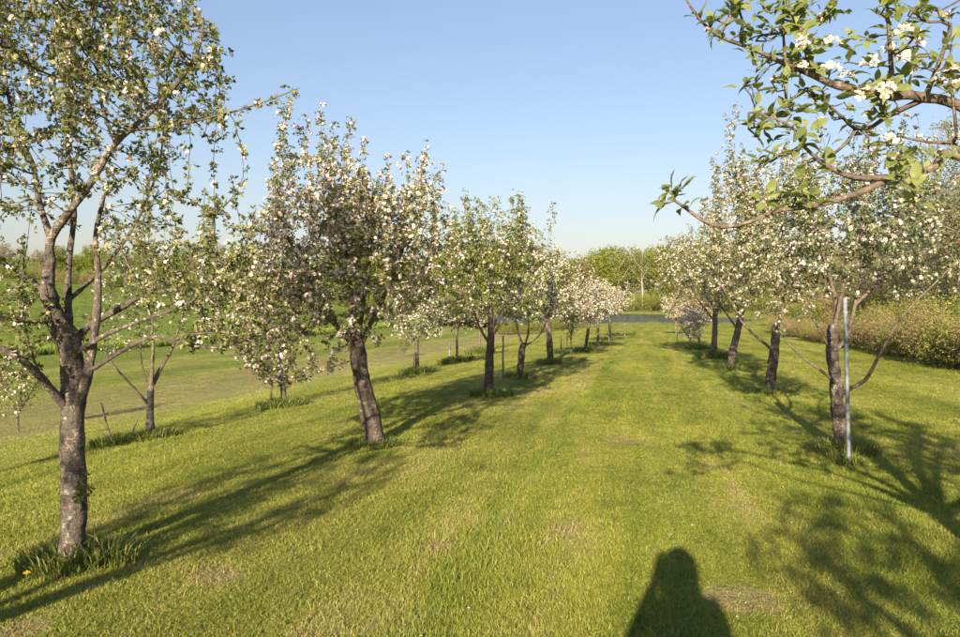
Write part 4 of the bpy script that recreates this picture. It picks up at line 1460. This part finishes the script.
# dandelions
def dandelion(px, py, h, r_, label):
    B = ground(px, py)
    root = empty('dandelion', B)
    tag(root, label, 'flower', 'dandelions')
    link('stem', tube_mesh('stem', [(0, 0, -.01), (.004, 0, h * .5), (.01, -.006, h)], .003, .0025, 6, M['stem']), root)
    V, Fq = [], []
    for ring, (rr_, z, n) in enumerate([(1.0, .0, 18), (.75, .25, 14), (.45, .38, 10)]):
        for j in range(n):
            a_ = j * 2 * math.pi / n + ring
            b0 = len(V)
            V += [(.01, -.006, h), (.01 + r_ * rr_ * math.cos(a_ - .12), -.006 + r_ * rr_ * math.sin(a_ - .12), h + z * r_), (.01 + r_ * rr_ * math.cos(a_ + .12), -.006 + r_ * rr_ * math.sin(a_ + .12), h + z * r_)]
            Fq.append((b0, b0 + 1, b0 + 2))
    link('flower_head', mesh_np('flower_head', np.array(V), np.array(Fq)), root, M['dandelion'])


dandelion(26, 584, .06, .022, 'yellow dandelion left of the thick left trunk')
dandelion(839, 447, .17, .022, 'yellow dandelion beside the trunk by the steel pole')
dandelion(835, 452, .10, .018, 'lower yellow dandelion in the grass before the pole-side trunk')

# fallen petals
n_ = 260
x, y = wedge(n_, 3.2, 16)
g = Geo()
a_ = grng.uniform(0, 6.28, n_); r_ = grng.uniform(.006, .011, n_)
z = T(x, y) + grng.uniform(.02, .04, n_)
c_ = np.stack([x, y, z], -1)
u_ = np.stack([np.cos(a_), np.sin(a_), grng.uniform(-.3, .3, n_)], -1); v_ = np.stack([-np.sin(a_), np.cos(a_), grng.uniform(-.3, .3, n_)], -1)
V = np.stack([c_ - u_ * r_[:, None], c_ + v_ * r_[:, None] * .8, c_ + u_ * r_[:, None], c_ - v_ * r_[:, None] * .8], 1).reshape(-1, 3)
g.add(V, (np.arange(n_) * 4)[:, None] + np.arange(4)[None], None, np.repeat(grng.uniform(.3, 1, n_), 4))
tag(link('fallen_petals', g.mesh('fallen_petals', False), mat=M['petal']), 'scattered fallen white petals on the mown grass', 'petals', kind='stuff')

# ================================================================== woods and hedges in the distance
def wood_tree(seed, h, rx, low, nat, leaf, mats, step=.5, stems=1, sparse=1.0, r=.22, thin=0.0, mult=2, spur=.3):
    t = Tree(seed)
    t.line([(0, 0, -.3, r), (.1, 0, h * .25, r * .85), (-.1, .1, h * .5, r * .6), (0, 0, h * .8, r * .25)], step)
    for k in range(6):
        a_ = k * 1.9 + seed; z0 = h * (low + .07 * k)
        t.line([(0, 0, z0, r * .4), (rx * .4 * math.cos(a_), rx * .4 * math.sin(a_), z0 + h * .12, r * .3), (rx * .75 * math.cos(a_), rx * .75 * math.sin(a_), z0 + h * .25, r * .12)], step, True)
    a1 = ell(t.rng, nat, (0, 0, h * (low + (1 - low) * .5)), rx, rx, h * (1 - low) * .52)
    nlob = 5
    lob = np.vstack([ell(t.rng, nat // 10, (rx * .7 * math.cos(k * 1.26 + seed), rx * .7 * math.sin(k * 1.26 + seed), h * t.rng.uniform(low + .15, .9)), rx * .42, rx * .42, h * .12) for k in range(nlob)])
    t.grow(np.vstack([a1, lob]), step, step * 9, step * 1.3, trop=(0, 0, .2))
    t.finish(.012 if step > .3 else .006)
    root = tree_object('wood_tree', (0, 0, 0), t, mats, leaf + (1, mult, spur), None, 'x', 'tree', 'trees of the distant woods', .35, thin, 0, (7, 5, 3, 3))
    return root


protos = []
protos.append((wood_tree(201, 15, 4.6, .22, 420, (.06, .95, 3, .36, .26), ('bark_far', 'bark_far', 'far_bright', None), mult=7, spur=.5), 15))
protos.append((wood_tree(202, 17, 4.2, .28, 420, (.06, .95, 3, .33, .23), ('bark_far', 'bark_far', 'far_olive', None), mult=5, spur=.45), 17))
protos.append((wood_tree(203, 16, 3.6, .35, 380, (.05, .9, 3, .27, .18), ('bark_pale', 'bark_pale', 'far_olive', None), mult=4, spur=.4, r=.2), 16))
protos.append((wood_tree(204, 14, 4.4, .20, 420, (.06, .9, 3, .30, .20), ('bark_far', 'bark_far', 'far_brown', None), mult=5, spur=.45), 14))
used = [False] * 4
placed = []


def wood(k, loc, rz, sc, label, group, swap=None):
    pr = protos[k][0]
    if not used[k]:
        used[k] = True
        pr.location = loc; pr.rotation_euler = (0, 0, rz); pr.scale = (sc, sc, sc)
        pr['label'] = label; pr['group'] = group
        return pr
    return copy_tree(pr, loc, rz, sc, label, group, swap)


rw = random.Random(8)
KIND = ['bright green rounded tree', 'olive green tall tree', 'pale-trunked thin tree', 'brownish budding tree']
# beyond the pond: (px of trunk, distance, kind, top py)
line = []
for px, d, k, top in [(430, 205, 1, 247), (446, 198, 0, 250), (460, 210, 3, 240), (474, 200, 0, 244), (489, 215, 1, 238), (503, 200, 0, 246), (516, 206, 3, 236), (528, 198, 1, 248),
                      (540, 210, 0, 252), (552, 200, 1, 256), (562, 212, 3, 256), (573, 196, 0, 258), (583, 190, 3, 258), (592, 208, 1, 254), (602, 192, 0, 249), (611, 205, 0, 247),
                      (619, 190, 2, 250), (628, 210, 1, 246), (634, 194, 1, 250), (642, 188, 2, 247), (651, 200, 1, 248), (659, 192, 0, 246), (668, 205, 1, 248), (680, 195, 3, 246),
                      (694, 200, 1, 244), (708, 192, 0, 246), (722, 205, 2, 242), (738, 196, 1, 246), (754, 200, 3, 248), (770, 190, 1, 250), (788, 200, 0, 252), (806, 190, 3, 250), (826, 195, 1, 250)]:
    line.append((px, d, k, top))
line.sort()
for i, (px, d, k, top) in enumerate(line):
    p = at(px, 312, d); p.z = float(T(p.x, p.y)) - .1
    h = at(px, top, d).z - p.z
    wood(k, p, rw.uniform(0, 6.28), h / protos[k][1], '%s, %s from the left in the wood beyond the pond' % (KIND[k], ORD[i]), 'trees of the wood beyond the pond')
# trees along the top of the field, left
lx = [-60, -38, -15, 4, 22, 40, 57, 76, 92, 110, 127, 146, 163, 182, 200, 219, 238, 258, 279, 300, 322, 345, 368, 390, 410]
for i, px in enumerate(lx):
    d = 185 + rw.uniform(-8, 14)
    k = rw.choice((0, 1, 1, 3, 0, 2))
    top = 250 + rw.uniform(-10, 8) + (4 if px > 250 else 0)
    p = at(px, 290, d); p.z = float(T(p.x, p.y)) - .1
    h = max(7.0, at(px, top, d).z - p.z)
    wood(k, p, rw.uniform(0, 6.28), h / protos[k][1], '%s, %s from the left along the top of the field' % (KIND[k], ORD[i]), 'trees along the top of the field')

# undergrowth closing the foot of the woods
def shrub(seed, h, rx, nat, leaf, mat, bark='twig', step=.12, mult=3, spur=.08):
    t = Tree(seed)
    r0 = random.Random(seed)
    t.line([(0, 0, -.05, .025), (.02, 0, h * .3, .02), (.0, .0, h * .6, .012)], step)
    for k in range(6):
        a_ = k * 1.05 + r0.random(); q = rx * .35
        t.line([(0, 0, 0, .02), (q * math.cos(a_), q * math.sin(a_), h * .3, .015), (rx * .7 * math.cos(a_), rx * .7 * math.sin(a_), h * r0.uniform(.5, .8), .008)], step, True)
    t.grow(np.vstack([ell(t.rng, nat, (0, 0, h * .5), rx, rx, h * .52), ell(t.rng, nat // 5, (rx * .3, -rx * .2, h * .75), rx * .5, rx * .5, h * .35)]), step, step * 8, step * 1.3)
    t.shoots(60, h * .4, h * .12, h * .4, step * .6, .02, .3)
    t.finish(.003)
    return tree_object('shrub', (0, 0, 0), t, (bark, bark, mat, None), leaf + (1, mult, spur), None, 'x', 'shrub', 'g', .5, 0, 0, (6, 4, 3, 3))


sp = [shrub(301, 1.5, 1.15, 300, (.02, .95, 4, .05, .03), 'hedge_tan', mult=4, spur=.13), shrub(302, 1.45, 1.2, 300, (.02, .95, 4, .055, .034), 'hedge_green', mult=4, spur=.13), shrub(303, 1.7, 1.0, 240, (.02, .95, 3, .05, .03), 'hedge_tan', mult=3, spur=.13)]
sused = [False] * 3


def put_shrub(k, loc, rz, sc, label, group, swap=None):
    if not sused[k] and swap is None:
        sused[k] = True
        o = sp[k]; o.location = loc; o.rotation_euler = (0, 0, rz); o.scale = (sc, sc, sc); o['label'] = label; o['group'] = group
        return o
    return copy_tree(sp[k], loc, rz, sc, label, group, swap)


# the hedge on the right: front line along the row direction, about 8 m right of the row
i = 0
SN = ['tan budding hedge shrub', 'green hedge shrub', 'tall thin tan hedge shrub']
hs = []
for tpos in np.arange(15.0, 62, 1.45):
    s0 = 8.5 + rw.uniform(-.25, .35) + .012 * tpos
    X_ = CT * s0 + ST * tpos; Y_ = -ST * s0 + CT * tpos
    hs.append((X_, Y_, rw.choice((0, 0, 0, 1, 2))))
for i, (X_, Y_, k) in enumerate(hs):
    put_shrub(k, (X_, Y_, float(T(X_, Y_))), rw.uniform(0, 6.28), rw.uniform(.66, .98) * (1.0 if i < 18 else .75), '%s, %s from the near end of the front hedge line' % (SN[k], ORD[i]), 'front line of the hedge on the right')
# second line, taller and greener
hs = []
for tpos in np.arange(17.0, 44, 2.3):
    s0 = 11.3 + rw.uniform(-.4, .5)
    X_ = CT * s0 + ST * tpos; Y_ = -ST * s0 + CT * tpos
    hs.append((X_, Y_, rw.choice((1, 1, 2))))
for i, (X_, Y_, k) in enumerate(hs):
    put_shrub(k, (X_, Y_, float(T(X_, Y_))), rw.uniform(0, 6.28), rw.uniform(1.2, 1.6) * (1.0 if i < 8 else .8), '%s, %s from the near end of the taller line behind' % (SN[k], ORD[i]), 'taller line of shrubs behind the hedge')
# brush along the near shore of the pond and at the foot of the far wood
for i, px in enumerate([500, 508, 516, 525, 534, 542, 551, 560, 569, 578]):
    p = at(px, 327, 84 + rw.uniform(-3, 3)); p.z = float(T(p.x, p.y))
    put_shrub(1, p, rw.uniform(0, 6.28), rw.uniform(.7, 1.0), 'dark green bush, %s from the left along the near shore of the pond' % ORD[i], 'bushes along the near shore')
p = at(653, 322, 93); p.z = float(T(p.x, p.y))
put_shrub(1, p, .6, .75, 'lone small green bush at the pond edge in the gap between rows', 'bushes along the near shore')
i = 0
for px in range(424, 840, 11):
    p = at(px, 312, 184 + rw.uniform(-3, 6)); p.z = float(T(p.x, p.y)) - .1
    put_shrub(rw.choice((1, 1, 0)), p, rw.uniform(0, 6.28), rw.uniform(2.0, 3.2), 'undergrowth bush, %s from the left at the foot of the far wood' % ORD[i], 'undergrowth at the foot of the far wood')
    i += 1
i = 0
for px in range(-60, 425, 13):
    p = at(px, 290, 178 + rw.uniform(-4, 4)); p.z = float(T(p.x, p.y)) - .1
    put_shrub(rw.choice((1, 1, 0)), p, rw.uniform(0, 6.28), rw.uniform(1.6, 2.6), 'undergrowth bush, %s from the left along the top of the field' % ORD[i], 'undergrowth along the top of the field')
    i += 1

# the open wood behind the hedge on the right
rx_ = [(790, 130, 3), (805, 118, 1), (822, 110, 3), (838, 105, 1), (853, 98, 3), (868, 96, 2), (884, 92, 3), (899, 90, 1), (915, 86, 3), (931, 84, 1), (948, 82, 3), (966, 80, 1), (984, 78, 3), (1005, 76, 1), (1030, 74, 3)]
for i, (px, d, k) in enumerate(rx_):
    p = at(px, 318, d); p.z = float(T(p.x, p.y)) - .1
    h = at(px, 246 - (px - 790) * .08 + rw.uniform(-8, 8), d).z - p.z
    wood(k, p, rw.uniform(0, 6.28), h / protos[k][1], '%s, %s from the left in the open wood behind the hedge' % (KIND[k], ORD[i]), 'open wood behind the hedge')
for i, px in enumerate(range(786, 1040, 15)):
    p = at(px, 318, 72 - (px - 786) * .09 + rw.uniform(-3, 3)); p.z = float(T(p.x, p.y)) - .1
    put_shrub(rw.choice((0, 2, 1)), p, rw.uniform(0, 6.28), rw.uniform(1.5, 2.3), 'thicket bush, %s from the left in front of the open wood' % ORD[i], 'thicket in front of the open wood')

# tall thin budding trees on the right, nearer
bud1 = wood_tree(211, 11, 2.9, .18, 620, (.02, .9, 3, .11, .065), ('bark_far', 'bark_far', 'far_grey', None), step=.26, r=.12, mult=4, spur=.2)
bud2 = wood_tree(212, 9, 3.0, .15, 620, (.02, .9, 3, .11, .07), ('bark_far', 'bark_far', 'far_brown', None), step=.26, r=.11, mult=4, spur=.2)
bud1['group'] = bud2['group'] = 'tall budding trees beyond the hedge'
first = [True, True]
bt = [(958, 34, 0, 108), (990, 36, 0, 95), (925, 42, 0, 165), (940, 50, 1, 190), (1010, 30, 1, 150), (905, 55, 1, 215), (880, 62, 0, 225), (862, 72, 1, 235), (975, 44, 1, 170), (845, 80, 1, 245), (826, 95, 0, 248), (1035, 34, 0, 120)]
bt.sort()
for i, (px, d, k, top) in enumerate(bt):
    p = at(px, 325, d); p.z = float(T(p.x, p.y)) - .05
    h = at(px, top, d).z - p.z
    lab = '%s, %s from the left beyond the hedge' % (('tall grey-green budding tree', 'brownish budding tree')[k], ORD[i])
    pr, H = ((bud1, 11), (bud2, 9))[k]
    if first[k]:
        first[k] = False
        pr.location = p; sc = h / H; pr.scale = (sc, sc, sc); pr['label'] = lab
    else:
        copy_tree(pr, p, rw.uniform(0, 6.28), h / H, lab, 'tall budding trees beyond the hedge')

# green crop on the sown field: coarse leaves over the slope
n_ = 26000
u_ = rr2.uniform(0, 1, n_)
dd = 36 * (190 / 36) ** u_
X = -rr2.uniform(0, 1, n_) * dd * .76; Y = dd
k_ = (CT * X - ST * Y) < -38.5
X, Y = X[k_], Y[k_]
sc = np.clip(Y / 60, .7, 2.6) * rr2.uniform(.7, 1.3, len(X))
scatter('field_crop', X, Y, tall, np.stack([sc, sc, rr2.uniform(.16, .3, len(X))], -1), rr2, 'even green crop covering the rising field on the left', M['grass'], 'crop')

# ================================================================== the photographer, seen only by the shadow
def person():
    root = empty('person', (0, -.06, float(T(0, -.3))))
    tag(root, 'person in dark jacket raising a camera, seen as the shadow at bottom centre right', 'person')
    V, E, Rr = [], [], []
    def v(p, r_, par=None):
        V.append(p); Rr.append(r_ if isinstance(r_, tuple) else (r_, r_))
        if par is not None: E.append((par, len(V) - 1))
        return len(V) - 1
    pel = v((0, -.2, .95), (.155, .12))
    sp1 = v((0, -.21, 1.12), (.145, .11), pel); ch = v((0, -.22, 1.32), (.175, .12), sp1)
    nb = v((0, -.21, 1.46), (.075, .07), ch); nk = v((0, -.195, 1.51), .055, nb)
    h1 = v((0, -.175, 1.57), (.068, .078), nk); h2 = v((0, -.175, 1.64), (.078, .092), h1); v((0, -.185, 1.71), (.05, .055), h2)
    v((0, -.085, 1.60), .014, h1)
    for s_ in (-1, 1):
        v((s_ * .082, -.185, 1.61), .014, h1)
        sh = v((s_ * .18, -.22, 1.41), .068, ch)
        el = v((s_ * .235, -.10, 1.19), .050, sh); fm = v((s_ * .155, -.05, 1.36), .046, el); wr = v((s_ * .10, -.03, 1.50), .030, fm)
        pm = v((s_ * .092, -.02, 1.555), (.034, .018), wr); pk = v((s_ * .085, -.015, 1.60), (.036, .016), pm)
        for j, (dx, dz, L_) in enumerate([(.012, .018, .030), (.004, .026, .034), (-.004, .030, .032), (-.012, .030, .026)]):
            a0 = v((s_ * (.080 + dx), .0 , 1.60 + dz), .009, pk)
            a1 = v((s_ * (.068 + dx), .012, 1.60 + dz + L_ * .55), .0085, a0)
            v((s_ * (.050 + dx), .010, 1.60 + dz + L_ * .8), .0075, a1)
        th = v((s_ * .072, -.045, 1.575), .011, pm); v((s_ * .052, -.052, 1.60), .009, th)
        hp = v((s_ * .095, -.2, .88), .10, pel); kn = v((s_ * .11, -.185, .49), .062, hp); cf = v((s_ * .115, -.205, .30), .055, kn)
        an = v((s_ * .115, -.215, .10), .042, cf); v((s_ * .125, -.12, .045), .042, an)
    me = bpy.data.meshes.new('body')
    me.from_pydata(V, E, [])
    o = bpy.data.objects.new('body', me); COL.objects.link(o)
    sk = o.modifiers.new('skin', 'SKIN'); sk.use_smooth_shade = True
    for i, d_ in enumerate(me.skin_vertices[0].data): d_.radius = Rr[i]; d_.use_root = (i == 0)
    sb = o.modifiers.new('sub', 'SUBSURF'); sb.levels = sb.render_levels = 1
    dg = bpy.context.evaluated_depsgraph_get()
    m2 = bpy.data.meshes.new_from_object(o.evaluated_get(dg))
    bpy.data.objects.remove(o)
    jac = mat_simple('jacket_cloth', (0.035, 0.045, 0.075), .9, 0, 60, .3, .3)
    tro = mat_simple('trouser_cloth', (0.05, 0.055, 0.075), .9, 0, 60, .3, .3)
    skn = mat_simple('skin', (0.48, 0.30, 0.22), .55, 0, 40, .1, .1)
    sho = mat_simple('shoe_leather', (0.05, 0.035, 0.025), .6, 0, 40, .2, .2)
    hai = mat_simple('hair', (0.06, 0.035, 0.02), .5, 0, 120, .4, .5)
    blk = mat_simple('camera_plastic', (0.02, 0.02, 0.022), .45, 0, 80, .2, .2)
    m2.materials.clear()
    for q in (jac, tro, skn, sho): m2.materials.append(q)
    for f_ in m2.polygons:
        c = f_.center
        f_.use_smooth = True
        f_.material_index = 3 if c.z < .10 else 1 if c.z < .93 else 2 if (c.z > 1.485 and c.y > -.28) else 0
    m2.name = 'body'
    link('body', m2, root)
    # hair: shell over skull, falling to the shoulders at the back
    Vh, Fh = [], []
    for i in range(9):
        z = 1.74 - i * .035
        rr_ = .03 if i == 0 else .074 if i == 1 else .100 if i < 4 else .112
        for j in range(14):
            a_ = math.pi * (.88 + 1.24 * j / 13) if i > 2 else math.pi * (.5 + 2 * j / 13)
            Vh.append((rr_ * math.cos(a_) * .95 * (1 + .03 * math.sin(5 * j)), -.19 + rr_ * 1.08 * math.sin(a_), z + .006 * math.sin(3 * j)))
    for i in range(8):
        for j in range(13): Fh.append((14 * i + j, 14 * i + j + 1, 14 * i + 15 + j, 14 * i + 14 + j))
    hm = mesh_np('hair', np.array(Vh), np.array(Fh), True)
    ho = link('hair', hm, root, hai)
    so = ho.modifiers.new('thick', 'SOLIDIFY'); so.thickness = .012
    # the camera held to the eye: a thing of its own
    cr = empty('held_camera', (0, -.06, float(T(0, -.3))))
    tag(cr, 'black camera held up to the eye of the person casting the shadow', 'camera')
    def box(c, sx, sy, sz, b=.006):
        import bmesh
        bm = bmesh.new(); bmesh.ops.create_cube(bm, size=1)
        for q in bm.verts: q.co = Vector((q.co.x * sx + c[0], q.co.y * sy + c[1], q.co.z * sz + c[2]))
        bmesh.ops.bevel(bm, geom=bm.edges[:], offset=b, segments=2, affect='EDGES')
        mm = bpy.data.meshes.new('camera_part'); bm.to_mesh(mm); bm.free(); return mm
    link('camera_body', box((0, -.045, 1.60), .125, .05, .075), cr, blk)
    link('viewfinder', box((0, -.045, 1.647), .05, .05, .026), cr, blk)
    V_, Q_, C_ = tube(np.array([(0, -.02, 1.598), (0, .0, 1.598), (0, .03, 1.598), (0, .045, 1.598)]), np.array([.036, .035, .033, .033]), 18)
    g = Geo(); g.add(V_, Q_, C_); link('lens', g.mesh('lens'), cr, blk)


person()
